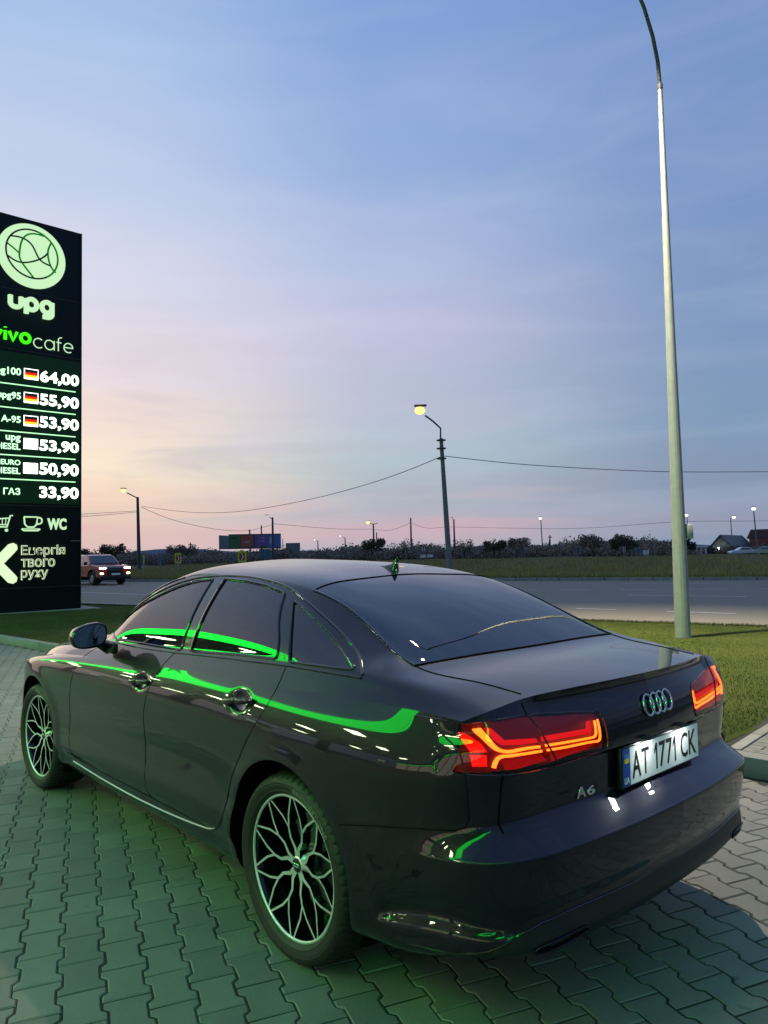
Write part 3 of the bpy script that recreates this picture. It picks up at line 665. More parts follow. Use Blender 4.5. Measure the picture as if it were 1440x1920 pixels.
for s in (1,-1):
    for nm,arr in (('lamp_outer',('S1','S2','A','B','C','E')),('lamp_inner',('S3','S4','D','F'))):
        ln=emit('tail_lamp',nm,LENS,(s,)); tag(ln,'lit red tail lamp '+('on the rear wing' if nm=='lamp_outer' else 'section set in the boot lid'))
        emit('lamp_housing',nm,HOUS,(s,),ln,-.022)
        for q in arr:
            mb=MB()
            if q[0]=='S':
                cp_,wd_=S[q]; cp_=np.array(cp_); L_=np.r_[0,np.cumsum(np.linalg.norm(np.diff(cp_,axis=0),axis=1))]; qv=np.linspace(0,L_[-1],36); C_=nonuni(L_,cp_,qv); W_=np.interp(qv,L_,wd_)
                t_=np.gradient(C_,axis=0); t_/=np.linalg.norm(t_,axis=1)[:,None]; n_=np.c_[-t_[:,1],t_[:,0]]
                W_=W_*.86; U=[tuple(c+n*w/2) for c,n,w in zip(C_,n_,W_)]; D=[tuple(c-n*w/2) for c,n,w in zip(C_,n_,W_)]
                V=[inset(p,.007,s) for p in U]+[inset(p,.007,s) for p in D]+[inset(p,.013,s) for p in U]+[inset(p,.013,s) for p in D]; m_=len(U)
                F=[(i,i+1,m_+i+1,m_+i) for i in range(m_-1)]+[(2*m_+i,3*m_+i,3*m_+i+1,2*m_+i+1) for i in range(m_-1)]+[(i,2*m_+i,2*m_+i+1,i+1) for i in range(m_-1)]+[(m_+i,m_+i+1,3*m_+i+1,3*m_+i) for i in range(m_-1)]
                mb.add(V,F); mb.build('light_guide',AMB,ln)
            else:
                pts,mm=RG[q]; pts=dense(pts,.03,True)
                V=[inset(p,.017,s) for p in pts]; me=bpy.data.meshes.new('reflector'); me.from_pydata([tuple(v) for v in V],[],[tuple(range(len(V)))]); me.materials.append(mm)
                bm=bmesh.new(); bm.from_mesh(me); bmesh.ops.triangulate(bm,faces=bm.faces); r_=bmesh.ops.extrude_face_region(bm,geom=bm.faces[:]); bmesh.ops.translate(bm,vec=(.003,0,0),verts=[g_ for g_ in r_['geom'] if isinstance(g_,bmesh.types.BMVert)]); bm.to_mesh(me); bm.free()
                o=bpy.data.objects.new('reflector',me); COL.objects.link(o); o.parent=ln
    mb=MB()
    for q in (LTO,LTI):
        pts=dense(smooth_poly(q,1),.02,True); mb.tube([on_rear(s*y,z,.0) if y<.83 else on_rear(s*min(y,.846),z,.0) for y,z in pts]+[on_rear(s*pts[0][0] if pts[0][0]<.846 else s*.846,pts[0][1])],.0032,6)
    mb.build('lamp_seal',BLK,car)
# exhaust trims
for s in (1,-1):
    pts=[]
    for a_ in np.linspace(0,2*math.pi,33)[:-1]:
        cy,cz=math.cos(a_),math.sin(a_); y=.620+.100*math.copysign(abs(cy)**.5,cy); z=.345+.015*math.copysign(abs(cz)**.6,cz)+.008*(.620-y)/.1
        h=on_rear(s*y,max(z,.335),0); pts.append(Vector((h.x-.004,s*y,z)))
    mb=MB(); mb.tube(pts+[pts[0]],.0032,8,cap=False); ex=mb.build('exhaust_trim',mat('dark_chrome',(.045,.045,.05),.3,metal=1),car,smooth=60)
    mb=MB(); mb.add([p+Vector((.001,0,0)) for p in pts]+[p+Vector((-.001,0,0)) for p in pts],[(i,(i+1)%32,(i+1)%32+32,i+32) for i in range(32)]+[tuple(range(32,64))]); mb.build('exhaust_opening',SEAM,ex)
mb=MB(); mb.tube([on_rear(y,z,.0008) for y,z in [(-a,b) for a,b in dense(DIFF[:6],.02)]+[(a,b) for a,b in dense(DIFF[:6],.02)][::-1]],.0035,6); mb.build('diffuser_edge',BLK,car,smooth=60)
# underside, arches ------------------------------------------------
mb=MB(); mb.box((-.45,-.60,.22),(3.6,.60,.34)); mb.box((.42,-.83,.215),(2.46,.83,.33)); mb.box((-.78,-.70,.32),(-.43,.70,.38)); mb.build('underbody',SEAM,car)
for cx in (0,2.912):
    for s in (1,-1):
        V=[];F=[]; an=np.linspace(-.45,math.pi+.45,40)
        prof=[(.0,.001),(.004,.012),(.012,.02),(.02,.30)]
        for a_ in an:
            x=cx+.388*math.cos(a_); z=.345+.400*math.sin(a_); y0=abs(on_side(min(x,3.5),max(z,.22),0,1).y)
            for dr,dy in prof:
                kx=1+dr/.39; V.append((cx+.388*kx*math.cos(a_),s*(y0-dy),.345+.4*kx*math.sin(a_)))
        m_=len(prof)
        for i in range(len(an)-1):
            for j in range(m_-1): F.append((i*m_+j,i*m_+j+1,(i+1)*m_+j+1,(i+1)*m_+j))
        mb=MB(); mb.add(V,F); mb.build('arch_liner',SEAM,car,smooth=True)
# wheels -----------------------------------------------------------
def make_wheel(loc,side,rot,steer=0.):
    w=empty('wheel',loc,parent=car); w.rotation_euler=(0,0,steer)
    s=side
    prof=[(.262,-.108),(.272,-.118),(.290,-.1255),(.308,-.128),(.322,-.124),(.333,-.114),(.3395,-.098),(.3425,-.078),(.344,-.058),(.3445,-.052),(.337,-.050),(.337,-.044),(.345,-.042),(.3455,-.006),(.338,-.004),(.338,.004),(.3455,.006),(.345,.042),(.337,.044),(.337,.050),(.3445,.052),(.344,.058),(.3425,.078),(.3395,.098),(.333,.114),(.322,.124),(.308,.128),(.303,.1268),(.301,.1278),(.290,.1255),(.281,.1222),(.279,.1232),(.272,.118),(.262,.108)]
    prof=[(r,h*s) for r,h in prof]
    def sipe(i,j,r): return r-.0055 if (i%5==0 and abs(prof[j][1])>.056 and r>.331) else r
    mb=MB(); mb.lathe(prof,300,'Y',fn=sipe); mb.build('tyre',RUB,w,smooth=28)
    mb=MB(); rp_=[(.236,-.10),(.236,.02),(.246,.085),(.252,.098),(.2535,.104)]; mb.lathe([(r,h*s) for r,h in rp_],72,'Y'); mb.lathe([(.0,-.02*s),(.12,-.02*s),(.14,-.05*s),(.236,-.05*s)],40,'Y'); mb.build('rim_barrel',BLKW,w,smooth=40)
    mb=MB(); mb.lathe([(.2535,.104*s),(.2545,.1085*s),(.259,.1105*s),(.2645,.109*s),(.2655,.104*s),(.2605,.100*s)],96,'Y'); mb.build('rim_lip',ALU,w,smooth=60)
    mb=MB(); mb.lathe([(.0,-.004*s),(.168,-.004*s),(.170,-.010*s),(.170,-.026*s),(.0,-.030*s)],48,'Y'); mb.build('brake_disc',mat('brake_disc_iron',(.22,.22,.22),.35,metal=1),w,smooth=40)
    mb=MB(); mb.bbox((-.165,-.03 if s>0 else -.03,-.07),(-.085,.035,.07),.012); mb.build('brake_caliper',PLA,w,smooth=True)
    def yf(r): return (.078+.026*(r/.25)**1.4)*s
    def strip(mb,pts,wd,top,deep):
        pts=[Vector((p[0],0,p[1])) for p in pts]; L=[];R=[]
        for i,p in enumerate(pts):
            t=(pts[min(i+1,len(pts)-1)]-pts[max(i-1,0)]).normalized(); nn=Vector((-t.z,0,t.x)); ww=wd[i] if hasattr(wd,'__len__') else wd
            L.append(p+nn*ww/2); R.append(p-nn*ww/2)
        n=len(pts); Y=lambda p,dd: Vector((p.x,yf(math.hypot(p.x,p.z))-dd*s,p.z))
        mb.cur=1; mb.add([Y(p,top) for p in L]+[Y(p,top) for p in R],[(i,i+1,n+i+1,n+i) for i in range(n-1)])
        mb.cur=0
        wi=1.35
        L2=[p+(p-q)*.22 for p,q in zip(L,R)]; R2=[q+(q-p)*.22 for p,q in zip(L,R)]
        V=[Y(p,top) for p in L]+[Y(p,top) for p in R]+[Y(p,deep) for p in L2]+[Y(p,deep) for p in R2]
        mb.add(V,[(i,i+1,2*n+i+1,2*n+i) for i in range(n-1)]+[(n+i,3*n+i,3*n+i+1,n+i+1) for i in range(n-1)]+[(2*n+i,2*n+i+1,3*n+i+1,3*n+i) for i in range(n-1)])
    pol=lambda r,a_:(r*math.cos(a_)*s*-1,r*math.sin(a_))
    D=math.radians
    for kx in range(5):
        a0=D(rot+72*kx)
        for q in (1,-1):
            mb=MB(); mb.cur=0
            strip(mb,[pol(.030,a0+q*D(9)),pol(.062,a0+q*D(10)),pol(.100,a0+q*D(21)),pol(.142,a0+q*D(18))],[.020,.015,.0115,.0100],.0000,.036)
            for e,dd in ((1,.0003),(-1,.0006)):
                strip(mb,[pol(.139,a0+q*D(18)),pol(.185,a0+q*D(18)+e*D(6.5)),pol(.254,a0+q*D(18)+e*D(15.8))],[.0094,.0084,.0078],dd,.030)
            me=mb.build('spoke',[BLKW,ALU],w)
        mb=MB(); b0=pol(.062,a0+D(36)); mb.lathe([(.0,.052*s),(.007,.052*s),(.009,.044*s),(.009,.03*s)],6,'Y',(b0[0],0,b0[1])); mb.build('wheel_bolt',CHR,w)
    mb=MB(); mb.lathe([(.0,.083*s),(.026,.083*s),(.0305,.080*s),(.0325,.072*s),(.040,.066*s),(.048,.050*s),(.050,.02*s)],40,'Y'); mb.build('hub',ALU,w,smooth=40)
    cp=empty('centre_cap',parent=w); 
    mb=MB(); mb.lathe([(.0,.0852*s),(.024,.0850*s),(.027,.0825*s)],32,'Y')
    for i in range(4):
        mb.cur=1; c0=-.0135+i*.009; mb.tube([(c0+.0058*math.cos(t),.0862*s,.0058*math.sin(t)) for t in np.linspace(0,2*math.pi,17)],.0011,5,cap=False)
    mb.build('centre_cap_badge',[BLKW,CHR],w,smooth=60); bpy.data.objects.remove(cp)
    if s>0:
        for ang0 in ((58,) if loc[0]<1 else (70,)):
            r0=.298
            def ff(u,v,w_): 
                a_=D(ang0)+(-(u)/r0); rr=r0-.0085+v
                return (-rr*math.cos(a_)*-1*-1,(.1272+w_-.0006),rr*math.sin(a_))
            fit_text('sidewall_lettering','BRIDGESTONE',mat('raised_rubber',(.15,.155,.145),.4),ff,(-.12,.12,0,.017),.02,w,.0032,1.05)
            fit_text('sidewall_lettering','TURANZA  T005',mat('raised_rubber',(.03,.031,.03),.5),lambda u,v,w_:(lambda a_,rr:(rr*math.cos(a_)*-1,.1262+w_,rr*math.sin(a_)))(D(250)-(u)/r0,r0-.006+v),(-.07,.07,0,.009),.01,w,.0018,1.05) if 0 else None
    return w
make_wheel((0,.792,.345),1,233); make_wheel((0,-.792,.345),-1,40); make_wheel((2.912,.785,.345),1,205,math.radians(2)); make_wheel((2.912,-.785,.345),-1,80,math.radians(2))
# handles ----------------------------------------------------------
for s in (1,-1):
    for i,(x0,z0,tilt) in enumerate(((1.295,.888,.010),(.345,.917,.014))):
        d=doors[s][i]; pts=[]
        for t in np.linspace(-1,1,15):
            x=x0+.112*t; z=z0+tilt*-t; q_=on_side(x0+.112*np.sign(t)*1.0,z0+tilt*-t,0,s); pts.append(Vector((x,s*(.934+.012-.014*abs(t)**4) if False else s*(abs(q_.y)+.022-.016*abs(t)**5),z)))
        mb=MB(); V=[];F=[]; N_=10
        for kk,p in enumerate(pts):
            t=abs(-1+2*kk/14); h=.0125*(1-.35*t**4); th=.009*(1-.3*t**4)
            for j in range(N_):
                a_=2*math.pi*j/N_; V.append(p+Vector((0,th*math.copysign(abs(math.cos(a_))**.7,math.cos(a_)),h*math.copysign(abs(math.sin(a_))**.7,math.sin(a_)))))
        for kk in range(14):
            for j in range(N_): F.append((kk*N_+j,kk*N_+(j+1)%N_,(kk+1)*N_+(j+1)%N_,(kk+1)*N_+j))
        F+=[tuple(range(N_)),tuple(range(14*N_,15*N_))]
        mb.add(V,F); h=mb.build('door_handle',P,d,smooth=50)
# mirrors ----------------------------------------------------------
MIR=mat('mirror_glass',(.22,.27,.34),.02,metal=1)
for s in (1,-1):
    mb=MB(); V=[];F=[]; N_=28
    outl=[]
    for j in range(N_):
        a_=2*math.pi*j/N_; c_,s_=math.cos(a_),math.sin(a_); y=1.013+.094*math.copysign(abs(c_)**.75,c_); z=1.095+.066*math.copysign(abs(s_)**.8,s_)-.016*(y-1.013)/.094*(1 if s_>0 else .2)
        outl.append((y,z))
    secs=[(1.695,.93),(1.700,1.0),(1.735,1.02),(1.78,.93),(1.815,.72),(1.835,.40),(1.842,.0)]
    for x,kx in secs:
        for y,z in outl: V.append((x-(y-1.013)*.02,s*(1.013+(y-1.013)*kx-.0*(1-kx)),1.095+(z-1.095)*kx-.004*(1-kx)))
    for i in range(len(secs)-1):
        for j in range(N_): F.append((i*N_+j,i*N_+(j+1)%N_,(i+1)*N_+(j+1)%N_,(i+1)*N_+j))
    mb.add(V,F); mir=mb.build('door_mirror',P,car,smooth=60)
    mb=MB(); V=[(1.712+(y-1.013)*.14,s*(1.013+(y-1.013)*.90),1.095+(z-1.095)*.88) for y,z in outl]; mb.add(V,[tuple(range(N_))]); mb.build('mirror_glass',MIR,mir)
    mb=MB(); V=[]
    for x,kx,dx in ((1.696,.97,0),(1.722,.90,0)):
        V+=[(x-(y-1.013)*.02,s*(1.013+(y-1.013)*kx),1.095+(z-1.095)*kx) for y,z in outl]
    mb.add(V,[(j,(j+1)%N_,(j+1)%N_+N_,j+N_) for j in range(N_)]); mb.build('mirror_rim',BLK,mir)
    mb=MB(); mb.tube([(1.80,s*.868,1.010),(1.795,s*.90,1.028),(1.77,s*.945,1.052),(1.765,s*.975,1.07)],[.036,.030,.026,.024],12); mb.bbox((1.70,min(s*.855,s*.892),.985),(1.84,max(s*.855,s*.892),1.045),.012); mb.build('mirror_foot',PLA,mir,smooth=50)
# roof fin ---------------------------------------------------------
mb=MB(); V=[];F=[]; st_=[(.45,.004,.006),(.40,.020,.014),(.34,.026,.026),(.285,.026,.046),(.262,.021,.066),(.250,.012,.078),(.238,.004,.080)]
for x,wd,h in st_:
    b_=on_top(x if x>.30 else .30,0).z
    V+=[(x,-wd,b_-.002),(x,-wd*.55,b_+h*.45),(x,-wd*.18,b_+h*.85),(x,0,b_+h),(x,wd*.18,b_+h*.85),(x,wd*.55,b_+h*.45),(x,wd,b_-.002)]
n_=7
for i in range(len(st_)-1):
    for j in range(6): F.append((i*7+j,i*7+j+1,(i+1)*7+j+1,(i+1)*7+j))
F+=[tuple(range(7)),tuple(range(6*7,7*7))]
V=[(x+.10,y,z) for x,y,z in V]; mb.add(V,F); mb.build('roof_antenna',P,car,smooth=50)
# cabin ------------------------------------------------------------
mb=MB(); mb.box((-.45,-.70,.36),(2.3,.70,.40)); mb.bbox((-.62,-.62,.92),(-.05,.62,1.045),.02); mb.bbox((1.72,-.72,.60),(2.15,.72,.99),.03)
mb.box((-.06,-.74,.40),(2.0,-.72,1.0)); mb.box((-.06,.72,.40),(2.0,.74,1.0)); mb.build('cabin_trim',INT,car,smooth=True)
def seat(x,y,w,nm='seat'):
    mb=MB(); T=Matrix.Translation((x,y,.62))@Matrix.Rotation(math.radians(-18),4,'Y')
    mb.bbox((-.09,-w/2,0),(.06,w/2,.56),.05,T); mb.bbox((-.04,-w/2,.40-.16),(.50,w/2,.56-.16),.05,Matrix.Translation((x,y,.14)))
    hs=[0] if w<.7 else [-.38,0.,.38]
    if w>.7: T=Matrix.Translation((x,y,.52))@Matrix.Rotation(math.radians(-20),4,'Y')
    for h in hs:
        mb.bbox((-.055,h-.125,.585),(.045,h+.125,.745 if w<.7 else .70),.04,T); mb.tube([T@Vector((0,h-.05,.54)),T@Vector((0,h-.05,.62))],.007,6); mb.tube([T@Vector((0,h+.05,.54)),T@Vector((0,h+.05,.62))],.007,6)
    return mb.build(nm,INT,car,smooth=40)
seat(.92,.37,.50); seat(.92,-.37,.50); seat(.26,0,1.24,'rear_bench')
mb=MB(); T=Matrix.Translation((1.50,.37,.96))@Matrix.Rotation(math.radians(-62),4,'Y')
mb.tube([T@Vector((.185*math.cos(a_),.185*math.sin(a_),0)) for a_ in np.linspace(0,2*math.pi,33)],.015,8,cap=False); mb.bbox((-.07,-.06,-.03),(.07,.06,.02),.02,T); mb.box((-.02,-.18,-.01),(.02,.18,.005),T); mb.build('steering_wheel',PLA,car,smooth=50)
# ================================================================= THE PLACE
def grid_mesh(mb,x0,x1,y0,y1,nx,ny,zf):
    V=[(x0+(x1-x0)*i/nx,y0+(y1-y0)*j/ny,zf(x0+(x1-x0)*i/nx,y0+(y1-y0)*j/ny)) for i in range(nx+1) for j in range(ny+1)]
    mb.add(V,[(i*(ny+1)+j,(i+1)*(ny+1)+j,(i+1)*(ny+1)+j+1,i*(ny+1)+j+1) for i in range(nx) for j in range(ny)])
def tex_mat(name,fn,rough=.85,bumpd=None,spec=.3):
    m=bpy.data.materials.new(name); m.use_nodes=True; k=NT(m.node_tree); b=m.node_tree.nodes['Principled BSDF']; t=k.n('ShaderNodeTexCoord'); g=k.n('ShaderNodeNewGeometry')
    c,h,r=fn(k,g.outputs['Position'],t)
    k.l(c,b.inputs['Base Color']); b.inputs['Specular IOR Level'].default_value=spec
    if r is not None: k.l(r,b.inputs['Roughness'])
    else: b.inputs['Roughness'].default_value=rough
    if h is not None:
        bp=k.n('ShaderNodeBump'); bp.inputs['Strength'].default_value=bumpd[0]; bp.inputs['Distance'].default_value=bumpd[1]; k.l(h,bp.inputs['Height']); k.l(bp.outputs[0],b.inputs['Normal'])
    return m
def f_concrete(a,b_,stain=(.05,.055,.05)):
    def fn(k,p,t):
        oi=k.n('ShaderNodeObjectInfo'); at=k.n('ShaderNodeAttribute',attribute_name='tone'); 
        n=k.noise(p,3.1,5,.6); c=k.mix(k.ramp(n,[(.3,(0,0,0)),(.7,(1,1,1))]),a,b_)
        tone=k.math('ADD',k.math('MULTIPLY',k.math('ADD',oi.outputs['Random'],at.outputs['Fac']),.42),.78)
        hs=k.n('ShaderNodeHueSaturation'); k.l(c,hs.inputs['Color']); k.l(tone,hs.inputs['Value'])
        n2=k.noise(p,7.5,2,.5,.3); st=k.ramp(n2,[(.685,(0,0,0)),(.72,(1,1,1))]); c2=k.mix(k.math('MULTIPLY',st,.55),hs.outputs[0],stain)
        n3=k.noise(p,1.1,4,.6); c3=k.mix(k.math('MULTIPLY',k.ramp(n3,[(.4,(0,0,0)),(.75,(1,1,1))]),.35),c2,stain)
        n4=k.noise(p,420,2,.6); c4=k.mix(k.math('MULTIPLY',k.ramp(n4,[(.35,(0,0,0)),(.65,(1,1,1))]),.30),c3,(.30,.30,.28))
        return c4,k.math('ADD',k.math('MULTIPLY',n4,.6),k.math('MULTIPLY',k.noise(p,90,3,.6),.6)),None
    return fn
CONC=tex_mat('paver_concrete',f_concrete((.165,.168,.152),(.120,.124,.114)),.60,(.45,.004),.45)
BRK=tex_mat('path_brick_concrete',f_concrete((.20,.195,.18),(.15,.15,.14)),.85,(.4,.004))
KRB=tex_mat('kerb_concrete',f_concrete((.27,.27,.25),(.20,.20,.185)),.85,(.4,.005))
JNT=mat('joint_sand',(.022,.023,.018),.95,bump=(200,.5,.004))
ASPH=tex_mat('asphalt',lambda k,p,t:(k.mix(k.ramp(k.noise(p,260,2,.7),[(.35,(0,0,0)),(.7,(1,1,1))]),k.mix(k.noise(p,.35,4,.6),(.165,.145,.112),(.215,.190,.150)),(.30,.27,.22)),k.noise(p,260,2,.7),k.math('ADD',k.math('MULTIPLY',k.noise(p,.8,4,.6),.25),.68)),.6,(.4,.004),.15)
SOIL=tex_mat('soil_and_short_grass',lambda k,p,t:(k.mix(k.ramp(k.noise(p,.9,6,.65),[(.3,(0,0,0)),(.7,(1,1,1))]),(.040,.060,.012),(.080,.092,.022)),k.noise(p,40,4,.7),None),.95,(1,.04),.1)
FLD=tex_mat('rough_field',lambda k,p,t:(k.mix(k.ramp(k.noise(p,.16,7,.7),[(.35,(0,0,0)),(.65,(1,1,1))]),(.13,.15,.05),(.17,.145,.085)),k.noise(p,3,5,.7),None),.95,(1,.25),.1)
LINE=tex_mat('road_paint_white',lambda k,p,t:(k.mix(k.ramp(k.noise(p,30,4,.7),[(.35,(0,0,0)),(.6,(1,1,1))]),(.30,.30,.30),(.72,.72,.70)),None,None),.6)
kerb=lambda x:-2.51+.0885*x                        # the forecourt kerb, foot of the face
# base ground
mb=MB(); mb.add([(-400,-700,-.12),(900,-700,-.12),(900,400,-.12),(-400,400,-.12)],[(0,1,2,3)]); tag(mb.build('ground',FLD),kind='structure')
mb=MB(); mb.add([(-30,kerb(-30),-.0035),(34,kerb(34),-.0035),(34,34,-.0035),(-30,34,-.0035)],[(0,1,2,3)]); PAVE=tag(mb.build('pavement',JNT),kind='structure')
# ---- double-T pavers
AD=math.radians(-20); ux,uy=math.cos(AD),math.sin(AD); vx,vy=-uy,ux
def paver_mesh(name,seed):
    r=random.Random(seed); L,Wd,Wn=.1005,.0810,.0605
    o=[(-L,-Wd),(-.062,-Wd),(-.043,-Wn),(.043,-Wn),(.062,-Wd),(L,-Wd),(L,Wd),(.062,Wd),(.043,Wn),(-.043,Wn),(-.062,Wd),(-L,Wd)]
    o=[(a+r.uniform(-.0007,.0007),b+r.uniform(-.0007,.0007)) for a,b in o]
    def ins(d): 
        out=[]
        n=len(o)
        for i in range(n):
            p=np.array(o[i-1]);q=np.array(o[i]);s=np.array(o[(i+1)%n]); e1=(q-p)/np.linalg.norm(q-p); e2=(s-q)/np.linalg.norm(s-q); n1=np.array([-e1[1],e1[0]]);n2=np.array([-e2[1],e2[0]]); b=(n1+n2); b/=max(b@n1,.3)
            out.append(tuple(q+b*d))
        return out
    V=[(a,b,-.016) for a,b in o]+[(a,b,-.0052) for a,b in o]+[(a,b,0) for a,b in ins(.0055)]; n=12
    F=[tuple(range(2*n,3*n))]+[(i,(i+1)%n,n+(i+1)%n,n+i) for i in range(n)]+[(n+i,n+(i+1)%n,2*n+(i+1)%n,2*n+i) for i in range(n)]
    return V,F
PV=[paver_mesh('paver',i) for i in range(3)]
PME=[]
for V,F in PV:
    me=bpy.data.meshes.new('paver'); me.from_pydata(V,[],F); me.materials.append(CONC); PME.append(me)
O=np.array([1.067,1.371])-.0825*np.array([vx,vy])   # a measured corner of the paving
cells=[]
PITCH_L,PITCH_W=.2045,.1452
for c_ in range(-110,140):
    for l_ in range(-90,110):
        a_=(l_+.5*(c_%2))*PITCH_L+.0; b_=c_*PITCH_W
        x=O[0]+a_*ux+b_*vx; y=O[1]+a_*uy+b_*vy
        if -4.2<x<15.5 and kerb(x)+.06<y<7.0: cells.append((x,y))
cells=np.array(cells)
d=np.c_[cells-CAM[:2],np.zeros(len(cells))-CAM[2]]; dep=d@_f; sx=720+1387*(d@_r)/np.maximum(dep,.1); sy=960-1387*(d@_u)/np.maximum(dep,.1)
vis=(dep>.5)&(sx>-40)&(sx<1480)&(sy<1960)
# not the ones the car hides
hid=(sx>330)&(sx<1250)&(sy<1600)&(cells[:,1]<.85)&(cells[:,0]>-.9)
order=np.argsort(np.where(vis&~hid,dep,1e6)); near=set(order[:298].tolist()); jit=lambda s:random.uniform(-s,s)
SV=[];SF=[];ST=[]
for i,(x,y) in enumerate(cells):
    rz=AD+jit(.008)+(math.pi if random.random()<.5 else 0); tx,ty=jit(.010),jit(.010); z=jit(.0014); kx=random.randrange(3)
    if i in near:
        o=bpy.data.objects.new('paver',PME[kx]); COL.objects.link(o); o.parent=PAVE; o.location=(x,y,z); o.rotation_euler=(tx,ty,rz)
    else:
        V,F=PV[kx]; Va=np.array(V); Va=Va@np.array([[1,0,-ty],[0,1,tx],[0,0,1]]).T if 0 else Va
        ca,sa=math.cos(rz),math.sin(rz); zt=Va[:,2]+z+Va[:,0]*-ty+Va[:,1]*tx
        o0=len(SV)*36; SV.append(np.c_[Va[:,0]*ca-Va[:,1]*sa+x,Va[:,0]*sa+Va[:,1]*ca+y,zt]); ST.append(np.full(len(F),random.random())); SF+=[[o0+q for q in f] for f in F]
me=bpy.data.meshes.new('paver_field'); me.from_pydata(np.concatenate(SV).tolist(),[],SF); me.materials.append(CONC)
at=me.attributes.new('tone','FLOAT','FACE'); at.data.foreach_set('value',np.concatenate(ST)); o=bpy.data.objects.new('paver_field',me); COL.objects.link(o); o.parent=PAVE; tag(o,kind='stuff')
mb=MB(); mb.add([(-30,7,-.003),(34,7,-.003),(34,34,-.003),(-30,34,-.003)],[(0,1,2,3)]); mb.add([(15.5,-1.1,-.003),(34,.5,-.003),(34,7,-.003),(15.5,7,-.003)],[(0,1,2,3)]); mb.add([(-30,-5,-.003),(-4.2,-2.8,-.003),(-4.2,7,-.003),(-30,7,-.003)],[(0,1,2,3)]); tag(mb.build('forecourt_slab',CONC),kind='structure')
# ---- kerb stones
kdir=np.array([1,.0885]); kdir/=np.linalg.norm(kdir); KA=math.atan2(kdir[1],kdir[0])
KB=tag(empty('kerb'),kind='structure')
mb=MB(); mb.bbox((-.496,-.145,-.05),(.496,0,.13),.012); k0=mb.build('kerb_stone',KRB,KB,smooth=True)
P0=np.array([-.10,kerb(-.10)])
for i in range(17):
    q=P0+kdir*(i+.5); o=k0 if i==0 else linked(k0,parent=KB); o.location=(q[0],q[1],jit(.003)); o.rotation_euler=(0,0,KA+jit(.003))
for i in range(5):
    q=P0-kdir*(i+.5); o=linked(k0,parent=KB); o.location=(q[0],q[1],jit(.003)); o.rotation_euler=(0,0,KA+jit(.003))
# ---- raised brick path behind the kerb
mb=MB(); mb.add([(-.02,-2.66,.115),(-5,-3.1,.115),(-5,-9.5,.115),(.62,-9.5,.115)],[(0,1,2,3)]); RP=tag(mb.build('raised_path',JNT),kind='structure')
mb=MB(); mb.bbox((-.098,-.048,-.03),(.098,.048,.0),.004); b0=mb.build('brick',BRK,RP)
ks=np.array([-kdir[1]*-1,0]); n_=0
perp=np.array([kdir[1],-kdir[0]])
for r_ in range(19):
    for c_ in range(12):
        q=P0+perp*(.150+.05+r_*.1005)-kdir*((c_+.5*(r_%2))*.2015+.19)
        o=b0 if n_==0 else linked(b0,parent=RP); n_+=1; o.location=(q[0],q[1],.126+jit(.0015)); o.rotation_euler=(jit(.006),jit(.006),KA+jit(.006))
mb=MB(); mb.bbox((-.04,-.247,-.03),(.04,.247,.0),.006); e0=mb.build('edging_stone',KRB,RP)
c1=P0+perp*2.12-kdir*.09; c2=P0+perp*7.0-kdir*.09; c3=c2-kdir*4.6; c4=c1-kdir*4.6; mb=MB(); mb.add([(*c_,.122) for c_ in (c1,c2,c3,c4)],[(0,1,2,3)]); c5=P0+perp*.16-kdir*2.55; c6=P0+perp*.16-kdir*4.7; mb.add([(*c_,.1225) for c_ in (c5,c1-kdir*2.46,c4,c6)],[(0,1,2,3)]); mb.build('path_surface',BRK,RP)
for r_ in range(1,19,2):
    q=P0+perp*(.150+.05+r_*.1005)-kdir*.140; o=linked(b0,parent=RP); o.scale=(.47,1,1); o.location=(q[0],q[1],.126+jit(.0015)); o.rotation_euler=(jit(.006),jit(.006),KA)
for i in range(9):
    q=P0+perp*(.15+.25+i*.5)-kdir*.045; o=e0 if i==0 else linked(e0,parent=RP); o.location=(q[0],q[1],.132); o.rotation_euler=(0,0,KA)
# ---- lawn
near_road=lambda x:-11.95+.275*(x-3.12)
mb=MB(); nx=70; V=[];F=[]; ny=24
for i in range(nx+1):
    x=.0+ (27)*i/nx
    ya=kerb(x)-.14 if x<16.9 else kerb(16.9)-.14+(x-16.9)*.6; yb=near_road(x)
    for j in range(ny+1):
        y=ya+(yb-ya)*j/ny; t=j/ny; V.append((x,y,.118*(1-t)**.5*1.0+.012*math.sin(x*1.3+y*.7)*min(1,4*t)*(1-t)+.004))
for i in range(nx):
    for j in range(ny): F.append((i*(ny+1)+j,(i+1)*(ny+1)+j,(i+1)*(ny+1)+j+1,i*(ny+1)+j+1))
mb.add(V,F); LAWN=mb.build('lawn_soil',SOIL,smooth=60); tag(LAWN,kind='structure')
GRS=tex_mat('grass_blades',lambda k,p,t:(k.mix(k.ramp(k.noise(p,.9,5,.65),[(.3,(0,0,0)),(.7,(1,1,1))]),k.mix(k.noise(p,60,2,.5),(.034,.066,.010),(.062,.100,.015)),k.mix(k.noise(p,60,2,.5),(.062,.090,.016),(.100,.115,.023))),None,None),.7,None,.2)
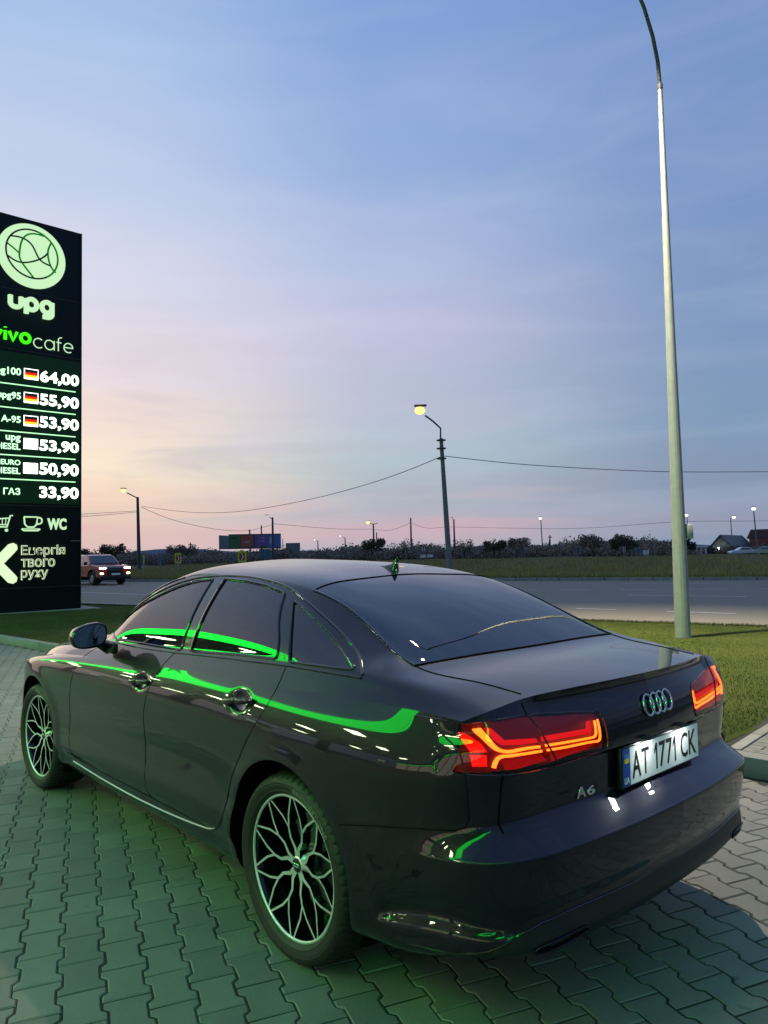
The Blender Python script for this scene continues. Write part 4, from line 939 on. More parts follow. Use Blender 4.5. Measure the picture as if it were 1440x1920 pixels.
def blades(name,pts,h,w,mat_):
    n=len(pts); r=rng; a=r.uniform(0,2*np.pi,n); hh=h*r.uniform(.5,1.3,n); ww=w*r.uniform(.7,1.3,n); le=r.uniform(-.5,.5,(n,2))*hh[:,None]
    b=pts; dx=np.c_[np.cos(a)*ww,np.sin(a)*ww,0*a]; tip=b+np.c_[le,hh]
    V=np.stack([b-dx,b+dx,tip],1).reshape(-1,3); me=bpy.data.meshes.new(name); me.vertices.add(3*n); me.vertices.foreach_set('co',V.ravel()); me.loops.add(3*n); me.loops.foreach_set('vertex_index',np.arange(3*n)); me.polygons.add(n); me.polygons.foreach_set('loop_start',np.arange(0,3*n,3)); me.update(calc_edges=True); me.materials.append(mat_); me.validate()
    o=bpy.data.objects.new(name,me); COL.objects.link(o); return o
lb=BVHTree.FromPolygons([tuple(v) for v in V],F)
N=230000; x=.05+rng.random(N)**1.25*24; ya=kerb(np.minimum(x,16.9))-.16+np.maximum(x-16.9,0)*.6; yb=near_road(x)+.05; y=ya+(yb-ya)*rng.random(N)
t=(y-ya)/(yb-ya); z=.118*(1-np.clip(t,0,1))**.5+.0
tag(blades('grass',np.c_[x,y,z],.022,.0032,GRS),kind='stuff')
# darker seam of longer grass along the road edge
x=rng.uniform(.6,24,16000); y=near_road(x)+rng.normal(0,.05,16000); tag(blades('verge_grass',np.c_[x,y,0*x],.06,.006,tex_mat('dark_grass',lambda k,p,t:(k.mix(k.noise(p,3,3,.6),(.03,.045,.012),(.06,.07,.02)),None,None),.8,None,.2)),kind='stuff')
# ---- the road and its markings
far=lambda x:-27.8+.43*(x-20.14)
xs=np.linspace(-60,230,60); mb=MB(); V=[(x,near_road(x) if x<27 else near_road(27)+.10*(x-27)+.0,-.02) for x in xs]+[(x,far(x) if x<60 else far(60)+.33*(x-60),-.02) for x in xs]; n=len(xs)
mb.add(V,[(i,i+1,n+i+1,n+i) for i in range(n-1)]); ROAD=tag(mb.build('road',ASPH),kind='structure')
def stripe(a,b,w,parent=ROAD):
    a=np.array(a);b=np.array(b); d=(b-a)/np.linalg.norm(b-a); q=np.array([-d[1],d[0]])*w/2; mb=MB()
    mb.add([(*(a-q),-.015),(*(b-q),-.015),(*(b+q),-.015),(*(a+q),-.015)],[(0,1,2,3)]); mb.build('lane_marking',LINE,parent)
for a,b,w in (((8.56,-13.98),(7.54,-14.20),.14),((6.33,-14.40),(4.80,-14.64),.14),((3.4,-14.95),(2.0,-15.3),.14),((10.32,-19.61),(6.94,-20.51),.17),((15.55,-20.55),(14.8,-20.78),.13),((14.02,-21.22),(13.07,-21.68),.15),((12.18,-22.42),(11.08,-22.94),.15),((10.23,-23.66),(9.04,-24.22),.15),((8.16,-24.93),(7.2,-25.4),.15),((14.5,-26.36),(11.4,-28.0),.13),((25,-11.1),(33,-9.9),.15),((24.2,-7.0),(30,-5.6),.16),((24.0,-7.0),(20.5,-8.0),.15),((35.5,-10.6),(39,-10.2),.15)): stripe(a,b,w)
# far kerb of the road and rough verge
mb=MB()
for i in range(90):
    x0=-20+i*1.0; a=np.array([x0,far(x0)-.1]); b=np.array([x0+.985,far(x0+.985)-.1]); ang=math.atan2(*(b-a)[::-1]); T=Matrix.Translation(((a[0]+b[0])/2,(a[1]+b[1])/2,.02))@Matrix.Rotation(ang,4,'Z'); L=np.linalg.norm(b-a)/2-.008
    mb.bbox((-L,-.09,-.08),(L,.09,.10),.012,T)
o=mb.build('road_kerb',KRB,ROAD); tag(o,kind='stuff')
# field rising gently from the road
mb=MB(); V=[];F=[]; nx,ny=110,60
for i in range(nx+1):
    x=-60+290*i/nx
    y0=(far(x) if x<60 else far(60)+.33*(x-60))-.2
    for j in range(ny+1):
        t=j/ny; y=y0-(t**1.6)*260; V.append((x-(t**1.6)*0,y,.04+.22*math.exp(-((y0-y-6)/5)**2)*0+.10*math.sin(x*.21+y*.13)*min(1,t*6)+.06*math.sin(x*.9-y*.55)*min(1,t*6)))
for i in range(nx):
    for j in range(ny): F.append((i*(ny+1)+j,(i+1)*(ny+1)+j,(i+1)*(ny+1)+j+1,i*(ny+1)+j+1))
mb.add(V,F); tag(mb.build('field',FLD,smooth=60),kind='structure')
WEED=tex_mat('rough_grass_blades',lambda k,p,t:(k.mix(k.ramp(k.noise(p,.25,6,.7),[(.38,(0,0,0)),(.62,(1,1,1))]),k.mix(k.noise(p,.08,3,.6),(.25,.27,.055),(.33,.32,.08)),(.29,.22,.13)),None,None),.85,None,.1)
N=120000; t=rng.random(N)**2.0; x=-8+t*0+rng.random(N)*(60+90*t); y=far(x)-.3-t*95; tag(blades('field_grass',np.c_[x,y,.03+.0*x],.0,.0,WEED),kind='stuff') if 0 else None
dist=4+95*t; pts=np.c_[x,y,np.full(N,.02)]
o=blades('field_grass',pts,.30,.035,WEED); tag(o,kind='stuff')
# ---- far hills
HILL=mat('distant_hill',(.10,.13,.17),1); mb=MB(); V=[];n=60
for i in range(n+1):
    a_=math.radians(10-100*i/n); r_=1100; h=7+5*math.sin(i*.35)+3*math.sin(i*.9+1); V+=[(r_*math.cos(a_),r_*math.sin(a_),-8),(1.08*r_*math.cos(a_),1.08*r_*math.sin(a_),h)]
mb.add(V,[(2*i,2*i+2,2*i+3,2*i+1) for i in range(n)]); tag(mb.build('hills',HILL,smooth=60),kind='structure')
# ---- woodland belt
def leafmat(name,a,b): return tex_mat(name,lambda k,p,t:(k.mix(k.ramp(k.noise(p,.22,5,.7),[(.35,(0,0,0)),(.65,(1,1,1))]),a,b),None,None),.85,None,.1)
LV1=leafmat('thicket_foliage',(.20,.175,.135),(.27,.215,.165)); LV2=leafmat('evergreen_foliage',(.055,.070,.040),(.105,.105,.062)); BARK=mat('bark',(.05,.042,.035),.9)
def leaf_cloud(C,Rr,n,size):
    """leaf cards scattered through ellipsoid clumps; C (m,3) centres, Rr (m,3)"""
    idx=rng.integers(0,len(C),n); u=rng.normal(size=(n,3)); u/=np.linalg.norm(u,axis=1)[:,None]; u*=rng.random(n)[:,None]**.45
    p=C[idx]+u*Rr[idx]; a=rng.normal(size=(n,3)); a/=np.linalg.norm(a,axis=1)[:,None]; b=np.cross(a,rng.normal(size=(n,3))); b/=np.linalg.norm(b,axis=1)[:,None]; s=size*rng.uniform(.6,1.4,n)[:,None]
    return np.stack([p-a*s,p+b*s*.6,p+a*s,p-b*s*.6],1).reshape(-1,3)
def cards(name,V,mat_,parent=None):
    n=len(V)//4; me=bpy.data.meshes.new(name); me.vertices.add(4*n); me.vertices.foreach_set('co',V.ravel()); me.loops.add(4*n); me.loops.foreach_set('vertex_index',np.arange(4*n)); me.polygons.add(n); me.polygons.foreach_set('loop_start',np.arange(0,4*n,4)); me.update(calc_edges=True); me.materials.append(mat_); me.validate(); o=bpy.data.objects.new(name,me); COL.objects.link(o); o.parent=parent; return o
def azp(az,d): a=math.radians(az); return CAM[0]+d*math.cos(a),CAM[1]+d*math.sin(a)
C=[];Rr=[]
for az in np.arange(-82,6,.16):
    for d_,h in ((150,3.4),(165,4.1),(185,4.9)):
        dd=d_+rng.normal(0,5); hx=h*(.70+.22*math.sin(az*1.7)*math.sin(az*.61+1)+rng.uniform(-.16,.24)); hx=max(1.9,hx)*(.80 if az>-38 else .92)
        if -70<az<-63.5: hx*=.55
        X_,Y_=azp(az+rng.uniform(-.1,.1),dd); C.append((X_,Y_,hx*.42)); Rr.append((1.7+rng.random(),1.7+rng.random(),hx*.52))
C=np.array(C);Rr=np.array(Rr)
tag(cards('woodland',leaf_cloud(C,Rr,210000,.24),LV1),kind='stuff')
def tree(az,dist,h,w,dens,m,label,ex=0):
    h*=.66
    X_,Y_=azp(az,dist); r=empty('tree',(0,0,0)); tag(r,label,'tree','trees along the far edge of the field')
    mb=MB(); mb.tube([(X_,Y_,-.1),(X_+.05,Y_,h*.35),(X_-.05,Y_,h*.6),(X_,Y_,h*.8)],[.16,.12,.08,.04],6)
    tips=[]
    for i in range(9+ex):
        a=rng.uniform(0,2*np.pi); z0=h*rng.uniform(.28,.7); L=w*rng.uniform(.4,.9); q=(X_+L*math.cos(a),Y_+L*math.sin(a),min(h*.97,z0+L*rng.uniform(.5,1.1))); mb.tube([(X_,Y_,z0),((X_+q[0])/2,(Y_+q[1])/2,(z0+q[2])/2+.15),q],[.06,.04,.015],5); tips.append(q)
    mb.build('trunk',BARK,r)
    T_=np.array(tips+[(X_,Y_,h*.85)]); cards('crown',leaf_cloud(T_,np.full((len(T_),3),w*.36),dens,.16),m,r)
for i,(az,dist,h,w,dens,m,l) in enumerate(((-43.6,132,5.2,1.9,260,LV1,'nearly bare autumn tree left of the tall wooden pole in the field'),(-41.2,138,5.4,2.4,2200,LV2,'full dark tree beside the twin-armed street lamp'),(-48.3,140,4.8,2.0,420,LV1,'thin tree just right of the dark lamp post in the field'),(-57.9,128,4.9,2.6,1900,LV1,'broad rusty bush-like tree left of the white road signs'),(-60.1,126,5.3,2.2,2000,LV2,'tallest dark tree above the white signs'),(-64.2,118,3.9,1.9,1500,LV2,'low dark tree right beside the thick lamp pole'),(-52.3,134,4.6,2.5,1700,LV1,'round brown tree left of the slim lit lamp post'),(-50.6,136,4.2,2.1,1500,LV2,'small dark round tree in the middle of the field edge'),(-22.2,140,4.9,2.6,2000,LV2,'dark round tree behind the red pickup roof'),(-19.6,146,4.2,2.2,1500,LV2,'small dark tree behind the pickup near the pylon sign'),(-27.0,150,4.6,2.8,1800,LV1,'wide brown tree right of the left lamp post'))): tree(az,dist,h,w,dens,m,l)
# ---- tall galvanised pole with its lamp
GALV=tex_mat('galvanised_steel',lambda k,p,t:(k.mix(k.noise(p,6,5,.7,.5),(.24,.26,.25),(.38,.41,.39)),None,k.math('ADD',k.math('MULTIPLY',k.noise(p,9,4,.6),.3),.3)),.4); GALV.node_tree.nodes['Principled BSDF'].inputs['Metallic'].default_value=.35
DK=mat('weathered_dark_metal',(.05,.055,.055),.6); CONP=mat('weathered_concrete_pole',(.20,.20,.185),.85,noise=(4,.6,(.11,.11,.10)))
WARM=glow('warm_lamp_glow',(1,.56,.10),3.6); WARMS=glow('warm_lamp_glow_far',(1,.70,.22),2.2); COOL=glow('white_lamp_glow',(.95,1,.80),2.); WHT=glow('white_led_glow',(.9,1,.84),2.2)
def area_light(nm,loc,e,col,size,parent=None,shape='DISK',sy=None,aim=(0,0,-1),spread=math.pi):
    l=bpy.data.lights.new(nm,'AREA'); l.energy=e; l.color=col; l.shape=shape; l.size=size; l.spread=spread
    if sy: l.size_y=sy
    o=bpy.data.objects.new(nm,l); COL.objects.link(o); o.location=loc; o.rotation_euler=Vector(aim).to_track_quat('-Z','Y').to_euler(); o.parent=parent; return o
pole=empty('lamp_pole'); tag(pole,'tall pale galvanised lamp pole standing on the lawn behind the sedan','lamp pole'); PXY=(3.30,-9.0)
mb=MB(); V=[];F=[]; hs=[(.05,.121),(1,.114),(2.8,.098),(5,.074),(6.9,.056),(9.20,.036)]
prof=[(z,r) for z,r in hs]
for z,r in prof:
    for j in range(16):
        a_=2*math.pi*j/16; V.append((PXY[0]+r*math.cos(a_),PXY[1]+r*math.sin(a_),z))
for i in range(len(prof)-1):
    for j in range(16): F.append((i*16+j,i*16+(j+1)%16,(i+1)*16+(j+1)%16,(i+1)*16+j))
mb.add(V,F); mb.build('shaft',GALV,pole,smooth=15)
A2=np.array([.25,.968]); arm=[(PXY[0],PXY[1],9.15)]+[(PXY[0]+A2[0]*u_,PXY[1]+A2[1]*u_,z) for u_,z in ((.03,9.6),(.12,10.0),(.30,10.45),(.58,10.9),(.95,11.3),(1.35,11.5),(1.7,11.58))]
mb=MB(); mb.tube(arm,[.033,.032,.031,.030,.029,.028,.027,.026],12); mb.build('bracket_arm',DK,pole,smooth=60)
mb=MB(); mb.lathe([(.036,9.14),(.043,9.14),(.043,9.22),(.034,9.24)],16,'Z',(PXY[0],PXY[1],0)); mb.build('collar',DK,pole,smooth=40)
hd=np.array([PXY[0]+A2[0]*1.95,PXY[1]+A2[1]*1.95]); T=Matrix.Translation((hd[0],hd[1],11.60))@Matrix.Rotation(math.atan2(A2[1],A2[0]),4,'Z')
mb=MB(); mb.bbox((-.32,-.14,-.04),(.32,.14,.06),.03,T); mb.build('lamp_head',DK,pole,smooth=True); mb=MB(); mb.box((-.26,-.11,-.052),(.26,.11,-.042),T); mb.build('lamp_panel',glow('led_panel_warm',(1,.82,.55),40),pole)
area_light('pole_lamp_light',(hd[0],hd[1],11.51),1250,(1,.86,.60),.22,pole,spread=math.radians(86))
mb=MB(); rt=np.array([_r[0],_r[1]]); rt/=np.linalg.norm(rt); bx=np.array(PXY)+rt*.160; T=Matrix.Translation((bx[0],bx[1],1.76))@Matrix.Rotation(math.atan2(rt[1],rt[0]),4,'Z'); mb.bbox((-.055,-.06,-.12),(.055,.06,.12),.012,T); mb.build('junction_box',GALV,pole,smooth=True)
# ---- price pylon
SX=19.4; pyl=empty('price_pylon',(0,0,0)); tag(pyl,'tall dark fuel price pylon glowing with white and green prices','price sign')
DKP=tex_mat('pylon_panel',lambda k,p,t:(k.mix(k.noise(p,2,4,.6),(.003,.008,.009),(.005,.011,.012)),None,None),.5,None,.2)
mb=MB(); mb.bbox((SX,-5.34,.10),(SX+.62,-2.56,11.12),.015); mb.build('panel',DKP,pyl,smooth=True)
mb=MB(); mb.box((SX-.012,-5.30,3.08),(SX,-2.60,7.25)); mb.build('price_display',mat('display_green_black',(.008,.020,.012),.4,spec=.2,em=(.10,1,.25),es=.008),pyl)
mb=MB(); mb.box((SX-.35,-5.8,.05),(SX+1.1,-2.2,.10)); mb.build('plinth',KRB,pyl)
mb=MB(); mb.box((SX-.004,-5.335,2.03),(SX,-5.06,2.045)); mb.build('panel_joint',GALV,pyl)
JM=mat('pylon_joint_grey',(.03,.035,.035),.4)
for z in (9.02,7.34,3.02,.75): mb=MB(); mb.box((SX-.006,-5.33,z-.008),(SX,-2.57,z+.008)); mb.build('panel_joint',JM,pyl)
for y in (-5.335,-2.575): mb=MB(); mb.box((SX-.02,y-.012,.12),(SX+.001,y+.012,11.12)); mb.build('frame_edge',JM,pyl)
PG=glow('sign_pale_green',(.66,1.0,.60),.92); PW=glow('sign_white_led',(.85,1.0,.88),3.4); PGR=glow('sign_green',(.06,1.0,.01),1.25); PLB=glow('sign_label_pale',(.55,1.0,.60),1.7); PLN=glow('sign_line',(.50,1.0,.55),1.5)
GK=mat('logo_black',(.004,.006,.006),.4); GG=glow('logo_green',(.01,.30,.02),.55)
sf=lambda w0:(lambda u,v,w:(SX-w0-w,u,v))
mb=MB(); mb.lathe([(.0,-.05),(.90,-.05),(.91,-.04),(.91,0),(.0,0)],64,'X',(SX,-3.955,10.07)); mb.build('logo_disc',PG,pyl)
LC=(-3.955,10.125); LR=.69
def lc(pts,m,cl=False,r=.025):
    mb=MB(); mb.tube([(SX-.056,y,z) for y,z in pts],r,6); mb.build('logo_line',m,pyl)
ring=lambda a0,a1:[(LC[0]-LR*math.cos(math.radians(a)),LC[1]+LR*math.sin(math.radians(a))) for a in np.linspace(a0,a1,40)]
lc(ring(80,305),GK); lc(ring(-55,80),GG)
sp=lambda P_:[tuple(q) for q in nonuni(np.arange(len(P_)),np.array(P_,float),np.linspace(0,len(P_)-1,24))]
lc(sp([(-3.40,10.50),(-3.70,10.515),(-3.965,10.347),(-4.146,10.024),(-4.449,9.906)]),GK); lc(sp([(-3.32,9.92),(-3.675,9.815),(-4.146,10.024),(-4.371,10.261)]),GK)
lc(sp([(-4.30,10.72),(-3.963,10.716),(-3.70,10.499),(-3.615,10.094),(-3.675,9.824),(-4.0,9.442)]),GG); lc([(-3.30,10.27),(-3.45,10.18),(-3.615,10.063)],GG); lc(sp([(-4.461,10.578),(-4.371,10.261),(-4.449,9.906),(-4.59,9.741)]),GG)
arc=lambda cx,cz,rx,rz,a0,a1,n=14:[(cx+rx*math.cos(math.radians(a)),cz+rz*math.sin(math.radians(a))) for a in np.linspace(a0,a1,n)]
# glyph strokes on a unit x-height body (u to the right, v up), with advance width
GLY={'u':([[(.0,1.)]+arc(.36,.36,.36,.36,180,360)+[(.72,1.)]],.72),'p':([[(.0,-.42),(.0,.95)],arc(.36,.5,.36,.5,0,360,22)],.72),'g':([arc(.36,.5,.36,.5,0,360,22),[(.72,1.),(.72,-.10)]+arc(.42,-.10,.30,.32,0,-90,8)+[(.08,-.42)]],.72),
'v':([[(.0,1.),(.34,.0),(.68,1.)]],.68),'i':([[(.0,.0),(.0,.98)],[(.0,1.36),(.0,1.40)]],.0),'o':([arc(.40,.5,.40,.5,0,360,24)],.80),'c':([arc(.42,.5,.42,.5,48,312,20)],.74),'a':([arc(.40,.5,.40,.5,0,360,24),[(.80,1.),(.80,.0)]],.80),
'f':([[(.16,.0),(.16,1.2)]+arc(.42,1.2,.26,.28,180,80,8),[(.0,.92),(.42,.92)]],.44),'e':([[(.02,.52),(.78,.52)]+arc(.40,.5,.39,.5,0,308,22)],.78)}
def strokes(word,m,u0,u1,v0,xh,rad,gap,nm='lettering',w0=.03):
    tot=sum(GLY[c_][1] for c_ in word)+gap*(len(word)-1); sc_=(abs(u1-u0)-2*rad)/tot; cur=0
    for c_ in word:
        mb=MB()
        for pl in GLY[c_][0]:
            mb.tube([(SX-w0,u0-rad-(cur+x)*sc_,v0+rad+z*(xh-2*rad)) for x,z in pl],rad,8)
        mb.build(nm,m,pyl); cur+=GLY[c_][1]+gap
strokes('upg',PG,-3.323,-4.562,8.455,.44,.068,.36,w0=.05)
strokes('vivo',PGR,-2.925,-3.953,7.52,.34,.046,.34,w0=.04); strokes('cafe',PG,-3.995,-5.097,7.465,.30,.015,.20,w0=.03)
rows=[('upg100','64,00',6.535,6.855,6.61,6.82),('upg95','55,90',5.872,6.19,5.945,6.14),('A-95','53,90',5.235,5.55,5.29,5.48),(None,'53,90',4.585,4.885,0,0),(None,'50,90',3.905,4.235,0,0),('ГАЗ','33,90',3.25,3.57,3.30,3.49)]
for i,(lb_,pr,z0,z1,l0,l1) in enumerate(rows):
    fit_text('price_digits',pr,PW,sf(.02),(-4.19,-5.262,z0-.06,z1),.03,pyl,.01)
    if lb_: fit_text('lettering',lb_,PLB,sf(.02),(-3.2,-3.688,l0-(.05 if 'g' in lb_ else 0),l1),.02,pyl,.01,align='r')
for a,b,z in (('upg','DIESEL',4.70),('EURO','DIESEL',4.03)):
    fit_text('lettering',a,PLB,sf(.02),(-3.2,-3.688,z+.09-(.05 if a=='upg' else 0),z+.235),.02,pyl,.01,align='r'); fit_text('lettering',b,PLB,sf(.02),(-3.2,-3.688,z-.155,z+.015),.02,pyl,.01,align='r')
for z,zb in ((6.36,6.345),(5.70,5.69),(5.045,5.035),(4.39,4.375),(3.73,3.72)):
    mb=MB(); mb.box((SX-.022,-5.175,z-.014),(SX-.013,-2.72,z+.014)); mb.build('divider_line',PLN,pyl)
FR=glow('flag_red',(1,.03,.01),.9); FY=glow('flag_gold',(1,.55,.03),1.6); FW=glow('flag_white',(1,1,1),2.6); FK=mat('flag_black',(.01,.01,.01),.5)
for zc_,kind in ((6.70,1),(6.03,1),(5.38,1),(4.74,0),(4.055,0)):
    mb=MB(); mb.bbox((SX-.030,-4.145,zc_-.15),(SX-.013,-3.765,zc_+.15),.005); fl=mb.build('flag_plate',FW,pyl)
    if kind:
        for (a,b),m in (((.045,.125),FK),((-.03,.045),FR),((-.10,-.03),FY)):
            mb=MB(); mb.box((SX-.034,-4.125,zc_+a),(SX-.0302,-3.785,zc_+b)); mb.build('flag_stripe',m,fl)
# icons
def line3(pts,r=.022,m=PG): mb=MB(); mb.tube([(SX-.03,y,z) for y,z in pts],r,6); mb.build('icon_line',m,pyl)
line3([(-3.79,2.70),(-4.14,2.70),(-4.12,2.50),(-4.05,2.42),(-3.88,2.42),(-3.81,2.50),(-3.79,2.70)]); line3(sp([(-4.13,2.68),(-4.24,2.66),(-4.24,2.54),(-4.10,2.50)])); line3([(-3.73,2.37),(-3.78,2.325),(-4.16,2.325),(-4.21,2.37)],.022); line3([(-3.74,2.37),(-4.20,2.37)],.014)
fit_text('lettering','WC',PG,sf(.01),(-4.405,-4.925,2.35,2.675),.04,pyl,.03)
line3([(-3.50,2.73),(-3.44,2.73),(-3.36,2.42),(-2.98,2.42)]); line3([(-3.42,2.66),(-2.93,2.62),(-2.99,2.48),(-3.38,2.48)],.018)
for q in range(4): line3([(-3.06-.09*q,2.64),(-3.08-.08*q,2.48)],.010)
for yy in (-3.35,-3.06):
    mb=MB(); mb.lathe([(0,-.03),(.042,-.03),(.042,0),(0,0)],16,'X',(SX,yy,2.33)); mb.build('icon_wheel',PG,pyl)
PC=glow('sign_cream',(.80,1.0,.62),1.0)
mb=MB(); mb.tube([(SX-.02,-2.78,1.36),(SX-.02,-3.05,1.62),(SX-.02,-3.12,1.70)],.12,10); 
mb=MB(); 
for pts in ([(-3.50,1.845),(-3.11,1.43),(-3.50,1.015)],):
    V=[];w_=.135
    mb.prism([(y,z) for y,z in [(-3.40,1.95),(-3.02,1.52),(-2.96,1.43),(-3.02,1.34),(-3.40,.91),(-3.52,.875),(-3.61,.93),(-3.63,1.04),(-3.58,1.11),(-3.29,1.43),(-3.58,1.75),(-3.63,1.82),(-3.61,1.93),(-3.52,1.985)]],lambda y,z:(SX-.04,y,z),lambda y,z:(SX-.001,y,z))
mb.build('chevron_mark',PC,pyl)
for t_,b_,m_ in (('Енергія',(-3.725,-4.885,1.585,1.925),0),('твого',(-3.725,-4.615,1.315,1.545),0),('руху',(-3.725,-4.43,.965,1.235),0)):
    fit_text('lettering',t_,PC,sf(.01),b_,.014,pyl,.03); fit_text('lettering_face',t_,GK,sf(.0415),(b_[0]-.014,b_[1]+.014,b_[2]+.014,b_[3]-.014),-.018,pyl,.003)
# ---- utility and street lamp poles
def wp(px,py,dist):
    d=_f+_r*(px-720)/1387.49-_u*(py-960)/1387.49; t=dist/math.hypot(d[0],d[1]); return np.array(CAM)+d*t
def street(px_top,py_top,px_base,dist,label,lamp=None,arm=None,dark=True,r=.14,group=None,name='street_lamp',cat='street lamp',gm=None,gs=.12,mat_=None):
    top=wp(px_top,py_top,dist); b=wp(px_base,py_top,dist); root=empty(name); tag(root,label,cat,group)
    mb=MB(); mb.tube([(b[0],b[1],-.1),(top[0],top[1],top[2])],[r,r*.62],10); mb.build('shaft',mat_ or (DK if dark else CONP),root,smooth=60)
    if arm:
        pts=[wp(x,y,dist) for x,y in arm]; mb=MB(); mb.tube([tuple(p) for p in pts],r*.30,6); mb.build('bracket_arm',DK,root,smooth=60)
    if lamp:
        q=wp(*lamp,dist); mb=MB(); d_=.9*gs/.12
        if gm is not None:
            mb.lathe([(0,-gs*.8),(gs*.8,-gs*.5),(gs,0),(gs*.8,gs*.5),(0,gs*.8)],16,'Z',tuple(q)); mb.build('lit_lamp',gm,root,smooth=60)
        pr=wp(*(arm[-1] if arm else lamp),dist); dv=(q-pr); 
        mb=MB(); L_=np.linalg.norm(dv[:2])+1e-6; u2=dv[:2]/L_ if L_>.02 else np.array([.67,.74]); T=Matrix.Translation((q[0],q[1],q[2]+gs*.9+.03))@Matrix.Rotation(math.atan2(u2[1],u2[0]),4,'Z'); mb.bbox((-.38,-.12,-.05),(.30,.12,.05),.03,T); mb.build('lamp_head',DK,root,smooth=True)
    return root,top
lp,_=street(827,822,838,40,'concrete pole with a bright orange lamp on a bent arm beyond the road',(787,770),[(826,826),(826,803),(812,790),(797,779)],False,.17,gm=WARM,gs=.27)
for dz in (0,.45,1.0): mb=MB(); t0=wp(827,822,40); mb.bbox((t0[0]-.20,t0[1]-.17,t0[2]-.14-dz),(t0[0]+.20,t0[1]+.17,t0[2]-.06-dz),.01); mb.build('clamp_band',DK,lp)
street(258,932,261,92,'dark pole with an orange lamp on its left arm behind the pickup',(231,920),[(258,934),(246,928),(238,924)],True,.24,gm=WARMS,gs=.28)
street(511,970,511,135,'dark pole with an unlit lamp arm beside the billboard',(500,967),[(511,973),(505,970)],True,.26)
street(700,982,700,170,'pole with twin arms and a round lit lamp above the sedan roof',(690,980),[(708,981),(700,983),(693,981)],True,.26,gm=WARMS,gs=.42)
street(706,998,706,190,'short bare pole just right of the twin-armed lamp',None,None,True,.22,name='utility_pole',cat='utility pole')
street(770,971,770,150,'bare straight wooden pole standing alone in the field',None,None,False,.24,name='utility_pole',cat='utility pole')
street(851,974,851,157,'dark pole with a small unlit lamp, right of the bright street lamp',(847,971),[(851,976),(848,972)],True,.24)
street(1014,974,1016,170,'slim pole with a white lit lamp left of the galvanised pole',(1013,972),None,False,.15,gm=WHT,gs=.34)
street(596,1014,596,260,'small far pole with a pale lamp right of the billboard',(590,1012),[(596,1015),(592,1012)],True,.26,gm=COOL,gs=.22)
street(647,1008,647,240,'far pole with a small white lamp between billboard and twin-armed lamp',(638,1005),[(647,1009),(641,1006)],True,.26,gm=COOL,gs=.22)
street(1288,967,1290,160,'white lit lamp half hidden by the galvanised pole',(1287,966),None,False,.10,gm=WHT,gs=.34)
street(1370,972,1371,165,'slim pole with a white lit lamp over the house roof',(1376,970),[(1370,972),(1374,971)],False,.12,gm=WHT,gs=.34)
street(1413,956,1417,150,'tall slim pole with a white lit lamp in front of the brick house',(1413,954),None,False,.14,gm=WHT,gs=.38)
street(468,993,469,150,'grey post standing behind the billboard, left of its middle',None,None,False,.24,name='utility_pole',cat='utility pole')
street(490,985,490,180,'dark post rising above the right half of the billboard',None,None,True,.24,name='utility_pole',cat='utility pole')
street(530,1010,530,230,'thin far post right beside the billboard edge',None,None,True,.16,name='utility_pole',cat='utility pole')
for px,py,l in ((357,1017,'braced utility pole over the thicket between the two left lamps'),(1031,1003,'small braced pole with a crossarm right of the slim lamp')):
    r_,t_=street(px,py,px,190,l,None,None,True,.2,name='utility_pole',cat='utility pole')
    mb=MB(); mb.tube([tuple(wp(px-5,1043,190)),tuple(wp(px,py+6,190))],.16,5); mb.tube([tuple(wp(px-4,py+4,190)),tuple(wp(px+4,py+4,190))],.12,5); mb.build('brace',DK,r_)
street(1185,1016,1184,130,'pale concrete A-shaped pole by the white road signs',None,None,False,.16,name='utility_pole',cat='utility pole')
mb=MB(); r_=bpy.data.objects[-1] if 0 else None
# wires
WIRE=mat('wire_black',(.02,.02,.022),.6)
def wire(label,pts,dists,r=.02,sag=None):
    P_=[wp(x,y,d_) for (x,y),d_ in zip(pts,dists)]; q=nonuni(np.arange(len(P_)),np.array(P_),np.linspace(0,len(P_)-1,60)); mb=MB(); mb.tube([tuple(v) for v in q],r,5); tag(mb.build('overhead_wire',WIRE),label,'wire','overhead wires')
wire('sagging wire from the orange-lit concrete pole to the left lamp pole',[(825,857),(720,898),(600,932),(500,952),(420,961),(340,959),(265,949)],[40,46,54,62,70,80,92],.022)
wire('wire running right from the orange-lit concrete pole past the galvanised pole',[(832,855),(950,868),(1060,876),(1200,883),(1330,885),(1480,884)],[40,41,43,46,50,56],.020)
wire('wire sagging from the left lamp pole to the pole beside the billboard',[(265,951),(310,970),(360,984),(420,994),(470,994),(509,984)],[92,98,106,116,126,135],.030)
wire('lower wire from the billboard pole towards the twin-armed lamp',[(513,982),(580,988),(640,992),(698,992)],[135,145,157,170],.035)
wire('wire from the twin-armed lamp to the lone wooden pole',[(702,993),(730,994),(752,988),(768,981)],[170,163,156,150],.035)
wire('wire from the lone wooden pole to the small unlit lamp post',[(773,981),(800,990),(825,989),(849,988)],[150,152,155,157],.03)
wire('long low wire over the field towards the right',[(853,988),(1000,991),(1120,989),(1260,979),(1370,977),(1480,976)],[157,150,140,132,130,128],.03)
wire('upper wire at the far left above the pickup',[(120,966),(190,962),(256,958)],[80,86,92],.022)
wire('second wire at the far left just below the upper one',[(120,971),(190,966),(256,960)],[80,86,92],.022)
